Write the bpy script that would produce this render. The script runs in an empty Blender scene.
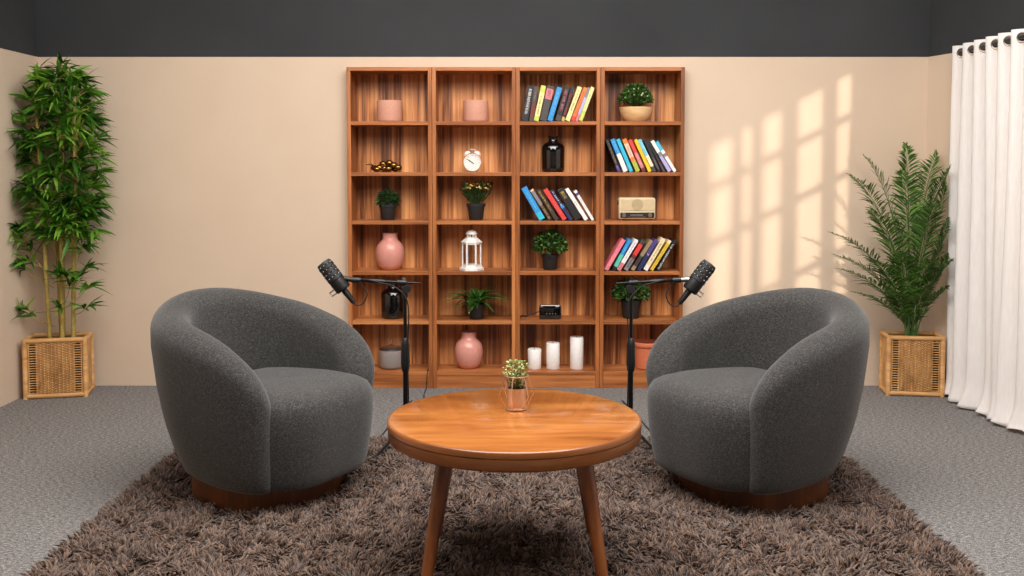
import bpy, bmesh, math, random
import numpy as np
from mathutils import Vector, Matrix
R = math.radians
PI = math.pi
scene = bpy.context.scene
COL = scene.collection
random.seed(7)

# ------------------------------------------------------------------ camera
F, PITCH, CAMH = 985.0, R(3.2), 1.18
cd = bpy.data.cameras.new('camera')
cam = bpy.data.objects.new('camera', cd)
COL.objects.link(cam)
cam.location = (0, 0, CAMH)
cam.rotation_euler = (R(90) - PITCH, 0, 0)
cd.sensor_width = 36.0
cd.lens = F / 1024 * 36
cd.shift_y = -(288 - (168 + F * math.tan(PITCH)) + 0) / 1024
cd.clip_start = 0.05
scene.camera = cam

# ------------------------------------------------------------------ world, lights, exposure
w = bpy.data.worlds.new('world'); scene.world = w; w.use_nodes = True
w.node_tree.nodes['Background'].inputs[0].default_value = (0.75, 0.85, 1.0, 1)
w.node_tree.nodes['Background'].inputs[1].default_value = 0.6
scene.view_settings.view_transform = 'Standard'
scene.view_settings.look = 'None'
scene.view_settings.gamma = 1
scene.view_settings.exposure = 0.07
scene.view_settings.use_curve_mapping = False

def area(name, loc, target, sx, sy, watts, col=(1, .95, .88)):
    l = bpy.data.lights.new(name, 'AREA'); l.shape = 'RECTANGLE'
    l.size = sx; l.size_y = sy; l.energy = watts; l.color = col
    o = bpy.data.objects.new(name, l); COL.objects.link(o)
    o.location = loc
    o.rotation_euler = (Vector(target) - Vector(loc)).to_track_quat('-Z', 'Y').to_euler()
    return o
WARM = (1, .965, .92)
area('ceiling_softbox', (0.1, 2.7, 2.9), (0.1, 3.0, 0.0), 3.0, 1.5, 166, WARM)
area('key_softbox', (1.5, 1.3, 2.9), (-0.6, 4.7, 0.9), 0.7, 0.7, 36, WARM)
area('added_fill', (-1.3, 1.0, 2.85), (1.2, 4.8, 0.9), 0.9, 0.9, 24, WARM)  # added area light, evens the walls and brightens the curtain
area('added_wall_fill', (0.0, 3.9, 2.92), (0.0, 5.2, 1.0), 4.0, 0.35, 21, WARM)  # added strip light for the back wall, no fixture known there
sd = bpy.data.lights.new('sun', 'SUN')
sun = bpy.data.objects.new('sun', sd); COL.objects.link(sun)
sun.location = (5, -1, 4)
sun.rotation_euler = Vector((-1, 3.1, -0.53)).to_track_quat('-Z', 'Y').to_euler()
sd.energy = 2.4; sd.angle = R(0.85); sd.color = (1, .88, .74)

# ------------------------------------------------------------------ helpers
class MB:
    """collects shapes, builds them as ONE mesh object"""
    def __init__(s): s.v = []; s.f = []; s.m = []; s.mi = 0
    def add(s, vs, fs):
        b = len(s.v); s.v += [tuple(v) for v in vs]
        s.f += [tuple(b + i for i in f) for f in fs]; s.m += [s.mi] * len(fs)
    def box(s, x0, x1, y0, y1, z0, z1, bev=0.0, M=None):
        bm = bmesh.new(); bmesh.ops.create_cube(bm, size=1)
        for v in bm.verts:
            v.co = Vector(((x0 + x1) / 2 + v.co.x * (x1 - x0), (y0 + y1) / 2 + v.co.y * (y1 - y0), (z0 + z1) / 2 + v.co.z * (z1 - z0)))
        if bev > 0:
            bmesh.ops.bevel(bm, geom=bm.edges[:], offset=bev, segments=2, affect='EDGES', profile=.5)
        if M is not None: bm.transform(M)
        bm.verts.index_update()
        s.add([v.co[:] for v in bm.verts], [[v.index for v in f.verts] for f in bm.faces]); bm.free()
    def lathe(s, prof, n=32, c=(0, 0, 0), M=None, cap=True):
        vs = []; fs = []
        for r, z in prof:
            for k in range(n):
                a = 2 * PI * k / n
                p = Vector((r * math.cos(a), r * math.sin(a), z))
                if M is not None: p = M @ p
                vs.append((p.x + c[0], p.y + c[1], p.z + c[2]))
        for i in range(len(prof) - 1):
            for k in range(n):
                k2 = (k + 1) % n
                fs.append((i * n + k, i * n + k2, (i + 1) * n + k2, (i + 1) * n + k))
        if cap:
            fs.append(tuple(range(n - 1, -1, -1)))
            fs.append(tuple((len(prof) - 1) * n + k for k in range(n)))
        s.add(vs, fs)
    def tube(s, pts, r, n=8, closed=False):
        pts = [Vector(p) for p in pts]; N = len(pts)
        rs = r if isinstance(r, (list, tuple)) else [r] * N
        vs = []; fs = []; up = None
        for i, p in enumerate(pts):
            if closed: t = pts[(i + 1) % N] - pts[i - 1]
            else: t = pts[min(i + 1, N - 1)] - pts[max(i - 1, 0)]
            t.normalize()
            if up is None:
                up = Vector((0, 0, 1)) if abs(t.z) < .9 else Vector((1, 0, 0))
            a = t.cross(up).normalized(); b = a.cross(t).normalized(); up = b
            for k in range(n):
                q = 2 * PI * k / n
                vs.append(p + (a * math.cos(q) + b * math.sin(q)) * rs[i])
        for i in range(N if closed else N - 1):
            j = (i + 1) % N
            for k in range(n):
                k2 = (k + 1) % n
                fs.append((i * n + k, i * n + k2, j * n + k2, j * n + k))
        if not closed:
            fs.append(tuple(range(n - 1, -1, -1))); fs.append(tuple((N - 1) * n + k for k in range(n)))
        s.add(vs, fs)
    def leaf(s, base, d, up, L, W, droop=.2, seg=4, fold=.15, wide=.4):
        base = Vector(base); d = Vector(d).normalized(); up = Vector(up)
        side = d.cross(up)
        if side.length < 1e-4: side = d.cross(Vector((1, .3, .2)))
        side.normalize(); nn = side.cross(d).normalized()
        vs = [base]; fs = []
        for i in range(1, seg):
            t = i / seg
            c = base + d * (L * t) - Vector((0, 0, 1)) * (droop * L * t * t)
            wv = W * .5 * (math.sin(PI * min(1, t ** (math.log(.5) / math.log(wide))))) ** .8
            vs += [c - side * wv + nn * wv * fold, c, c + side * wv + nn * wv * fold]
        vs.append(base + d * L - Vector((0, 0, 1)) * (droop * L))
        e = len(vs) - 1
        fs += [(0, 2, 1), (0, 3, 2)]
        for i in range(seg - 2):
            a = 1 + 3 * i; b = a + 3
            fs += [(a, a + 1, b + 1, b), (a + 1, a + 2, b + 2, b + 1)]
        a = 1 + 3 * (seg - 2)
        fs += [(a, a + 1, e), (a + 1, a + 2, e)]
        s.add(vs, fs)
    def blob(s, c, r, sc=(1, 1, 1), u=10, v=7):
        vs = []; fs = []
        for i in range(v + 1):
            th = PI * i / v
            for k in range(u):
                a = 2 * PI * k / u
                vs.append((c[0] + r * sc[0] * math.sin(th) * math.cos(a), c[1] + r * sc[1] * math.sin(th) * math.sin(a), c[2] + r * sc[2] * math.cos(th)))
        for i in range(v):
            for k in range(u):
                k2 = (k + 1) % u
                fs.append((i * u + k, (i + 1) * u + k, (i + 1) * u + k2, i * u + k2))
        s.add(vs, fs)
    def build(s, name, mats, parent=None, smooth=True, angle=40, loc=None, rot=None):
        me = bpy.data.meshes.new(name)
        me.from_pydata(s.v, [], s.f); me.update()
        if not isinstance(mats, (list, tuple)): mats = [mats]
        for m in mats: me.materials.append(m)
        if len(mats) > 1: me.polygons.foreach_set('material_index', s.m)
        if smooth:
            me.polygons.foreach_set('use_smooth', [True] * len(me.polygons))
            me.set_sharp_from_angle(angle=R(angle))
        bm = bmesh.new(); bm.from_mesh(me)
        bmesh.ops.remove_doubles(bm, verts=bm.verts, dist=1e-6)
        bm.to_mesh(me); bm.free()
        o = bpy.data.objects.new(name, me); COL.objects.link(o)
        if parent: o.parent = parent
        if loc: o.location = loc
        if rot: o.rotation_euler = rot
        return o

def tag(o, label=None, cat=None, group=None, kind=None):
    if label: o['label'] = label
    if cat: o['category'] = cat
    if group: o['group'] = group
    if kind: o['kind'] = kind
    return o
def thing(name, loc, label, cat, group=None, rz=0.0):
    o = bpy.data.objects.new(name, None); COL.objects.link(o)
    o.empty_display_size = .05
    o.location = loc; o.rotation_euler = (0, 0, rz)
    return tag(o, label, cat, group)
def copy_thing(o, loc, rz, label, group=None):
    c = o.copy(); COL.objects.link(c); c.location = loc; c.rotation_euler = (0, 0, rz)
    c['label'] = label
    if group: c['group'] = group
    for ch in list(o.children):
        d = ch.copy(); COL.objects.link(d); d.parent = c
        for g in list(ch.children):
            e = g.copy(); COL.objects.link(e); e.parent = d
    return c
def catmull(pts, k=6):
    P = [Vector(p) for p in pts]; out = []
    for i in range(len(P) - 1):
        a = P[max(i - 1, 0)]; b = P[i]; c = P[i + 1]; d = P[min(i + 2, len(P) - 1)]
        for j in range(k):
            t = j / k
            out.append(.5 * ((2 * b) + (c - a) * t + (2 * a - 5 * b + 4 * c - d) * t * t + (3 * b - a - 3 * c + d) * t ** 3))
    out.append(P[-1]); return out

# ------------------------------------------------------------------ materials
def lin(c):
    return tuple(((x / 255) / 12.92 if x / 255 <= .04045 else ((x / 255 + .055) / 1.055) ** 2.4) for x in c) + (1,)
MC = {}
def base_mat(name):
    m = bpy.data.materials.new(name); m.use_nodes = True
    nt = m.node_tree; b = nt.nodes['Principled BSDF']
    return m, nt, b
def N(nt, t, **kw):
    n = nt.nodes.new(t)
    for k, v in kw.items(): setattr(n, k, v)
    return n
def ramp(nt, stops, fac):
    r = N(nt, 'ShaderNodeValToRGB'); e = r.color_ramp.elements
    while len(e) < len(stops): e.new(.5)
    for el, (p, c) in zip(e, stops): el.position = p; el.color = lin(c)
    nt.links.new(fac, r.inputs[0]); return r.outputs[0]
def coords(nt, scale=(1, 1, 1), rot=(0, 0, 0), rnd=False, kind='Object'):
    tc = N(nt, 'ShaderNodeTexCoord'); mp = N(nt, 'ShaderNodeMapping')
    mp.inputs['Scale'].default_value = scale; mp.inputs['Rotation'].default_value = rot
    nt.links.new(tc.outputs[kind], mp.inputs['Vector'])
    if rnd:
        oi = N(nt, 'ShaderNodeObjectInfo'); mu = N(nt, 'ShaderNodeMath', operation='MULTIPLY'); mu.inputs[1].default_value = 37.0
        nt.links.new(oi.outputs['Random'], mu.inputs[0])
        nt.links.new(mu.outputs[0], mp.inputs['Location'])
    return mp.outputs[0]
def noise(nt, vec, scale, detail=3, rough=.55, dist=0):
    n = N(nt, 'ShaderNodeTexNoise'); n.inputs['Scale'].default_value = scale
    n.inputs['Detail'].default_value = detail; n.inputs['Roughness'].default_value = rough
    n.inputs['Distortion'].default_value = dist
    nt.links.new(vec, n.inputs['Vector']); return n.outputs['Fac']
def bump(nt, b, h, strength=.3, dist=.002):
    n = N(nt, 'ShaderNodeBump'); n.inputs['Strength'].default_value = strength; n.inputs['Distance'].default_value = dist
    nt.links.new(h, n.inputs['Height']); nt.links.new(n.outputs[0], b.inputs['Normal'])
def plain(name, c, rough=.5, metal=0, var=.06, coat=0, spec=.5):
    """painted / moulded surface with a faint procedural variation"""
    key = (name, c, rough, metal)
    if key in MC: return MC[key]
    m, nt, b = base_mat(name)
    f = noise(nt, coords(nt), 60, 3)
    lo = tuple(max(0, x * (1 - var)) for x in c); hi = tuple(min(255, x * (1 + var)) for x in c)
    nt.links.new(ramp(nt, [(.3, lo), (.7, hi)], f), b.inputs['Base Color'])
    b.inputs['Roughness'].default_value = rough; b.inputs['Metallic'].default_value = metal
    b.inputs['Coat Weight'].default_value = coat; b.inputs['Specular IOR Level'].default_value = spec
    MC[key] = m; return m
def wood(name, scale, stops, rough=.4, coat=.0, fine=6.0, big=1.0, bmp=.08):
    """scale: how fast the figure changes along each axis (small = along the grain)"""
    m, nt, b = base_mat(name)
    v = coords(nt, scale, rnd=True)
    f1 = noise(nt, v, big, 4, .6, .6); f2 = noise(nt, v, fine, 3, .6, .2)
    mx = N(nt, 'ShaderNodeMix'); mx.inputs[0].default_value = .35
    nt.links.new(f1, mx.inputs[2]); nt.links.new(f2, mx.inputs[3])
    nt.links.new(ramp(nt, stops, mx.outputs[0]), b.inputs['Base Color'])
    b.inputs['Roughness'].default_value = rough; b.inputs['Coat Weight'].default_value = coat; b.inputs['Coat Roughness'].default_value = .09
    bump(nt, b, f2, bmp, .001)
    return m
def leafmat(name, cols, rough=.5, trans=.15):
    m, nt, b = base_mat(name)
    g = N(nt, 'ShaderNodeNewGeometry')
    st = [(i / (len(cols) - 1) if len(cols) > 1 else 0, c) for i, c in enumerate(cols)]
    nt.links.new(ramp(nt, st, g.outputs['Random Per Island']), b.inputs['Base Color'])
    b.inputs['Roughness'].default_value = rough
    tl = N(nt, 'ShaderNodeBsdfTranslucent'); mx = N(nt, 'ShaderNodeMixShader'); mx.inputs[0].default_value = trans
    nt.links.new(ramp(nt, st, g.outputs['Random Per Island']), tl.inputs['Color'])
    out = nt.nodes['Material Output']
    nt.links.new(b.outputs[0], mx.inputs[1]); nt.links.new(tl.outputs[0], mx.inputs[2]); nt.links.new(mx.outputs[0], out.inputs['Surface'])
    return m

WAL = [(.30, (94, 50, 23)), (.43, (142, 82, 42)), (.53, (176, 107, 58)), (.68, (200, 133, 79))]
M_shelf_v = wood('walnut_panel_upright', (9, 9, .5), WAL, .38)
M_shelf_h = wood('walnut_panel_level', (.5, 9, 9), WAL, .38)
M_back = wood('walnut_back_panel', (11, 11, .35), [(.35, (68, 35, 17)), (.43, (128, 74, 39)), (.51, (202, 131, 75)), (.62, (238, 174, 112))], .42, big=1.2, fine=5)
M_table = wood('table_wood', (1.1, 7, 7), [(.30, (108, 56, 22)), (.45, (150, 86, 35)), (.56, (170, 104, 47)), (.72, (190, 126, 66))], .24, .5, fine=5, big=.9, bmp=.02)
M_tableedge = wood('table_edge_wood', (1.4, 1.4, 12), [(.3, (92, 47, 18)), (.5, (136, 77, 31)), (.7, (166, 102, 47))], .32, .25)  # darker than the top: shade of the table's side painted into the colour
M_tleg = wood('table_leg_wood', (9, 9, .8), [(.3, (74, 34, 12)), (.5, (126, 66, 27)), (.7, (164, 96, 44))], .33, .2)
M_plinth = wood('plinth_wood', (8, 8, .6), [(.3, (58, 31, 15)), (.5, (98, 55, 27)), (.7, (130, 78, 42))], .4)
M_rattan = wood('rattan', (4, 4, 30), [(.3, (164, 116, 66)), (.5, (202, 152, 96)), (.7, (226, 182, 126))], .5, fine=3)
M_weave = wood('woven_cane', (30, 30, 6), [(.3, (150, 104, 56)), (.5, (198, 148, 90)), (.7, (226, 182, 122))], .6, fine=3)
M_liner = plain('basket_liner', (38, 26, 18), .9)
M_soil = plain('soil', (44, 32, 24), .95, var=.3)
M_black = plain('black_plastic', (22, 22, 23), .45)
M_blackmetal = plain('black_metal', (17, 17, 18), .35, 0.3)
M_pot = plain('black_pot', (33, 33, 35), .55)
M_gloss = plain('black_glaze', (8, 8, 9), .08, coat=.6)
M_pink = plain('pink_ceramic', (208, 142, 128), .35, coat=.2, var=.015)
M_pinkmat = plain('pink_matte_ceramic', (202, 146, 124), .7, var=.02)
M_terra = plain('terracotta', (200, 108, 72), .7, var=.02)
M_greyc = plain('grey_ceramic', (136, 126, 122), .3, coat=.3, var=.015)
M_white = plain('white_enamel', (232, 226, 220), .4)
M_wax = plain('white_wax', (240, 234, 230), .55, var=.02)
M_brass = plain('brass', (142, 108, 58), .25, 1.0)
M_steel = plain('steel', (190, 188, 186), .3, 1.0)
M_copper = plain('copper', (232, 196, 166), .3, .85, var=.02)
M_cream = plain('cream_plastic', (224, 204, 168), .5, var=.02)
M_creamd = plain('cream_grille', (204, 182, 144), .65, var=.02)
M_bowl = wood('pale_bowl_wood', (3, 3, 22), [(.3, (196, 146, 94)), (.5, (222, 178, 126)), (.7, (236, 198, 150))], .5)
M_paper = plain('paper', (226, 216, 196), .85)
M_dark = plain('dark_dial', (46, 40, 38), .35)
M_cable = plain('black_cable', (14, 14, 15), .6)

def glass(name, tint=(1, 1, 1), rough=.02):
    m, nt, b = base_mat(name)
    f = noise(nt, coords(nt), 20, 2)
    mr = N(nt, 'ShaderNodeMapRange'); mr.inputs[3].default_value = rough; mr.inputs[4].default_value = rough + .02
    nt.links.new(f, mr.inputs[0]); nt.links.new(mr.outputs[0], b.inputs['Roughness'])
    b.inputs['Base Color'].default_value = tint + (1,)
    b.inputs['Transmission Weight'].default_value = 1; b.inputs['IOR'].default_value = 1.3
    return m
M_glass = glass('clear_glass', (.96, .97, .97))

def fabric():
    m, nt, b = base_mat('charcoal_fabric')
    v = coords(nt)
    f = noise(nt, v, 300, 2, .7); g = noise(nt, v, 90, 3, .6)
    v2 = coords(nt, (1, 1, 9)); h = noise(nt, v2, 120, 2)
    mx = N(nt, 'ShaderNodeMix'); mx.inputs[0].default_value = .45
    nt.links.new(f, mx.inputs[2]); nt.links.new(h, mx.inputs[3])
    mx2 = N(nt, 'ShaderNodeMix'); mx2.inputs[0].default_value = .3
    nt.links.new(mx.outputs[0], mx2.inputs[2]); nt.links.new(g, mx2.inputs[3]); mx2.inputs[0].default_value = .12
    nt.links.new(ramp(nt, [(.34, (25, 24, 24)), (.5, (54, 53, 52)), (.66, (102, 99, 97))], mx2.outputs[0]), b.inputs['Base Color'])
    b.inputs['Roughness'].default_value = .95; b.inputs['Sheen Weight'].default_value = .25; b.inputs['Sheen Roughness'].default_value = .5
    b.inputs['Specular IOR Level'].default_value = .15
    bump(nt, b, mx.outputs[0], .5, .002)
    return m
M_fabric = fabric()

def carpet():
    m, nt, b = base_mat('grey_carpet')
    v = coords(nt); v2 = coords(nt, (1, 2.4, 1), (0, 0, .5))
    f = noise(nt, v2, 62, 3, .8); g = noise(nt, v, 2.0, 2); h = noise(nt, v, 260, 2)
    mx = N(nt, 'ShaderNodeMix'); mx.inputs[0].default_value = .4
    nt.links.new(f, mx.inputs[2]); nt.links.new(h, mx.inputs[3])
    nt.links.new(ramp(nt, [(.36, (56, 55, 55)), (.5, (114, 111, 110)), (.64, (178, 174, 171))], mx.outputs[0]), b.inputs['Base Color'])
    b.inputs['Roughness'].default_value = 1; b.inputs['Specular IOR Level'].default_value = .1
    bump(nt, b, mx.outputs[0], .6, .004)
    return m
M_carpet = carpet()
def wallmat(name, c, c2, sc=3):
    m, nt, b = base_mat(name)
    v = coords(nt); f = noise(nt, v, sc, 4, .6); g = noise(nt, v, 160, 2)
    nt.links.new(ramp(nt, [(.3, c), (.7, c2)], f), b.inputs['Base Color'])
    b.inputs['Roughness'].default_value = .85; b.inputs['Specular IOR Level'].default_value = .2
    bump(nt, b, g, .08, .001)
    return m
M_beige = wallmat('beige_wall_paint', (207, 184, 162), (211, 189, 167))
M_grey = wallmat('charcoal_wall_paint', (51, 52, 54), (58, 59, 61), 2)
M_ceil = wallmat('ceiling_paint', (120, 120, 120), (128, 128, 128))

def pile_mat():
    m, nt, b = base_mat('brown_shag_pile')
    g = N(nt, 'ShaderNodeNewGeometry')
    nt.links.new(ramp(nt, [(0, (60, 44, 36)), (.5, (92, 70, 59)), (1, (128, 102, 86))], g.outputs['Random Per Island']), b.inputs['Base Color'])
    b.inputs['Roughness'].default_value = .8; b.inputs['Sheen Weight'].default_value = .2; b.inputs['Specular IOR Level'].default_value = .2
    return m
M_pile = pile_mat()
M_rugbase = plain('rug_backing', (70, 54, 46), .95)

# ------------------------------------------------------------------ the room
YF, YW = 5.227, 5.292            # bookcase fronts, back wall
XL, XR = -2.53, 2.22
ZB, ZC = 1.771, 3.0
BX0, BX1, BH = -.874, .913, 1.711
m = MB(); m.add([(-2.75, -1.2, 0), (2.75, -1.2, 0), (2.75, 5.56, 0), (-2.75, 5.56, 0), (-2.75, -1.2, -.05), (2.75, -1.2, -.05), (2.75, 5.56, -.05), (-2.75, 5.56, -.05)],
      [(0, 1, 2, 3), (7, 6, 5, 4), (0, 4, 5, 1), (1, 5, 6, 2), (2, 6, 7, 3), (3, 7, 4, 0)])
tag(m.build('floor', M_carpet, smooth=False), kind='structure')
m = MB(); m.box(-2.75, 2.75, -1.2, 5.56, ZC, ZC + .05); tag(m.build('ceiling', M_ceil, smooth=False), kind='structure')
# back wall with the recess that takes the bookcases
m = MB()
D = 5.50
m.mi = 0
a, c, b0, b1, h = XL - .2, XR + .35, BX0 - .004, BX1 + .004, BH + .004
m.box(a, b0, YW, D, 0, ZB); m.box(b1, c, YW, D, 0, ZB); m.box(b0, b1, YW, D, h, ZB); m.box(a, c, D, D + .05, 0, ZC)
m.mi = 1
m.box(a, c, YW + .006, D, ZB, ZC)
tag(m.build('wall_back', [M_beige, M_grey], smooth=False), kind='structure')
# side walls follow slightly turned lines
def wall_poly(name, pts, side, openings=None):
    """pts along the wall from back to front; side = +1 right / -1 left; outer skin .06 thick"""
    m = MB()
    for (x0, y0), (x1, y1) in zip(pts, pts[1:]):
        for mi, z0, z1, off in ((0, 0, ZB, 0), (1, ZB, ZC, .006)):
            m.mi = mi; o0 = off * side; o1 = .08 * side
            vs = [(x0 + o0, y0, z0), (x1 + o0, y1, z0), (x1 + o0, y1, z1), (x0 + o0, y0, z1), (x0 + o1, y0, z0), (x1 + o1, y1, z0), (x1 + o1, y1, z1), (x0 + o1, y0, z1)]
            m.add(vs, [(0, 1, 2, 3), (7, 6, 5, 4), (0, 4, 5, 1), (1, 5, 6, 2), (2, 6, 7, 3), (3, 7, 4, 0)])
    return m
m = wall_poly('wall_left', [(XL, YW), (XL + .005, 4.5), (XL + .02, -1.2)], -1)
tag(m.build('wall_left', [M_beige, M_grey], smooth=False), kind='structure')
WX = 2.50; WY0, WY1, WZ0, WZ1 = .616, 3.136, .55, 2.104
m = wall_poly('wall_right', [(XR, YW), (WX, 4.25), (WX, WY1)], 1)
for mi, z0, z1, x0 in ((0, 0, WZ0, WX), (1, WZ1, ZC, WX + .006)):
    m.mi = mi; m.box(x0, WX + .08, WY0, WY1, z0, z1)
for mi, z0, z1, x0 in ((0, 0, ZB, WX), (1, ZB, ZC, WX + .006)):
    m.mi = mi; m.box(x0, WX + .08, -1.2, WY0, z0, z1)
tag(m.build('wall_right', [M_beige, M_grey], smooth=False), kind='structure')
m = MB(); m.mi = 0; m.box(-2.7, 2.6, -1.25, -1.2, 0, ZB); m.mi = 1; m.box(-2.7, 2.6, -1.25, -1.2, ZB, ZC)
tag(m.build('wall_front', [M_beige, M_grey], smooth=False), kind='structure')
SASH = [(y0 - .434, y1 - .434) for y0, y1 in ((1.557, 1.640), (1.879, 1.972), (2.372, 2.555), (3.051, 3.193))]
# gridded window added out of view in the right wall to cast the light pattern
m = MB(); X0, X1 = WX + .02, WX + .06
ys = [(.616, .656)] + SASH + [(3.10, 3.136)]
for y0, y1 in ys: m.box(X0, X1, y0, y1, WZ0, WZ1, .004)
for z0, z1 in ((.55, .58), (1.124, 1.154), (1.529, 1.561), (1.829, 1.861), (2.074, 2.104)): m.box(X0 + .004, X1 - .004, WY0, WY1, z0, z1, .003)
wf = tag(m.build('gobo_window', M_white, smooth=False), kind='structure')
m = MB(); m.box(WX - .02, WX + .09, WY0 - .04, WY1 + .04, .52, .549, .004); m.build('window_sill', M_white, wf, smooth=False)

# ------------------------------------------------------------------ bookcases
SH = [.090, .364, .629, .899, 1.157, 1.426]      # shelf tops
ST = .019; SD = .21
XB = [BX0, -.423, .020, .468, BX1]
CASE_LABELS = ['leftmost walnut bookcase unit, pink round pot in its top compartment',
               'walnut bookcase unit holding the white alarm clock and white lantern',
               'walnut bookcase unit holding three white candles at the bottom',
               'rightmost walnut bookcase unit, plant in a pale bowl at its top']
def bookcase(x0, x1, label):
    t = thing('bookcase', ((x0 + x1) / 2, YF, 0), label, 'bookcase', 'walnut bookcase units along the back wall')
    hw = (x1 - x0) / 2 - .0008; p = .0205
    for s in (-1, 1):
        m = MB(); a, b = sorted((s * hw, s * (hw - p))); m.box(a, b, 0, SD, 0, BH, .0015); m.build('side_panel', M_shelf_v, t, smooth=False)
    iw = hw - p
    m = MB(); m.box(-iw, iw, 0, SD, BH - ST, BH, .001); m.build('top_panel', M_shelf_h, t, smooth=False)
    for z in SH:
        m = MB(); m.box(-iw, iw, .002, SD - .006, z - ST, z, .001); m.build('shelf', M_shelf_h, t, smooth=False)
    m = MB(); m.box(-iw, iw, .004, .02, 0, SH[0] - ST); m.build('kickboard', M_shelf_h, t, smooth=False)
    m = MB(); m.box(-iw, iw, SD - .006, SD, 0, BH - ST); m.build('back_panel', M_back, t, smooth=False)
    return t
for i in range(4): bookcase(XB[i], XB[i + 1], CASE_LABELS[i])

# ------------------------------------------------------------------ table
TC = (.007, 2.79); TH = .47; TR = .362
t = thing('coffee_table', (TC[0], TC[1], .012), 'round orange-brown wooden coffee table with splayed tapered legs on the rug', 'table')
H0 = TH - .012
m = MB(); m.lathe([(TR - .007, H0 - .0012), (TR - .010, H0), (.001, H0)], 96, cap=False)
m.mi = 1; m.lathe([(0.001, H0 - .02), (TR - .003, H0 - .02), (TR, H0 - .0188), (TR, H0 - .005), (TR - .002, H0 - .0025), (TR - .007, H0 - .0012)], 96, cap=False); m.build('tabletop', [M_table, M_tableedge], t, angle=60)
m = MB(); m.lathe([(.001, H0 - .056), (TR - .012, H0 - .056), (TR - .004, H0 - .052), (TR - .001, H0 - .047), (TR - .001, H0 - .0215), (TR - .002, H0 - .0209), (TR - .0025, H0 - .0205), (.001, H0 - .0205)], 96); m.build('table_apron', M_tableedge, t, angle=50)
for sx in (-1, 1):
    for sy in (-1, 1):
        m = MB(); a = Vector((sx * .186, sy * .165, H0 - .056)); b = Vector((sx * .246, sy * .258, 0))
        m.tube([a, a.lerp(b, .05), a.lerp(b, .5), a.lerp(b, .97), b], [.022, .0225, .0185, .0135, .012], 20); m.build('leg', M_tleg, t)

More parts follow.
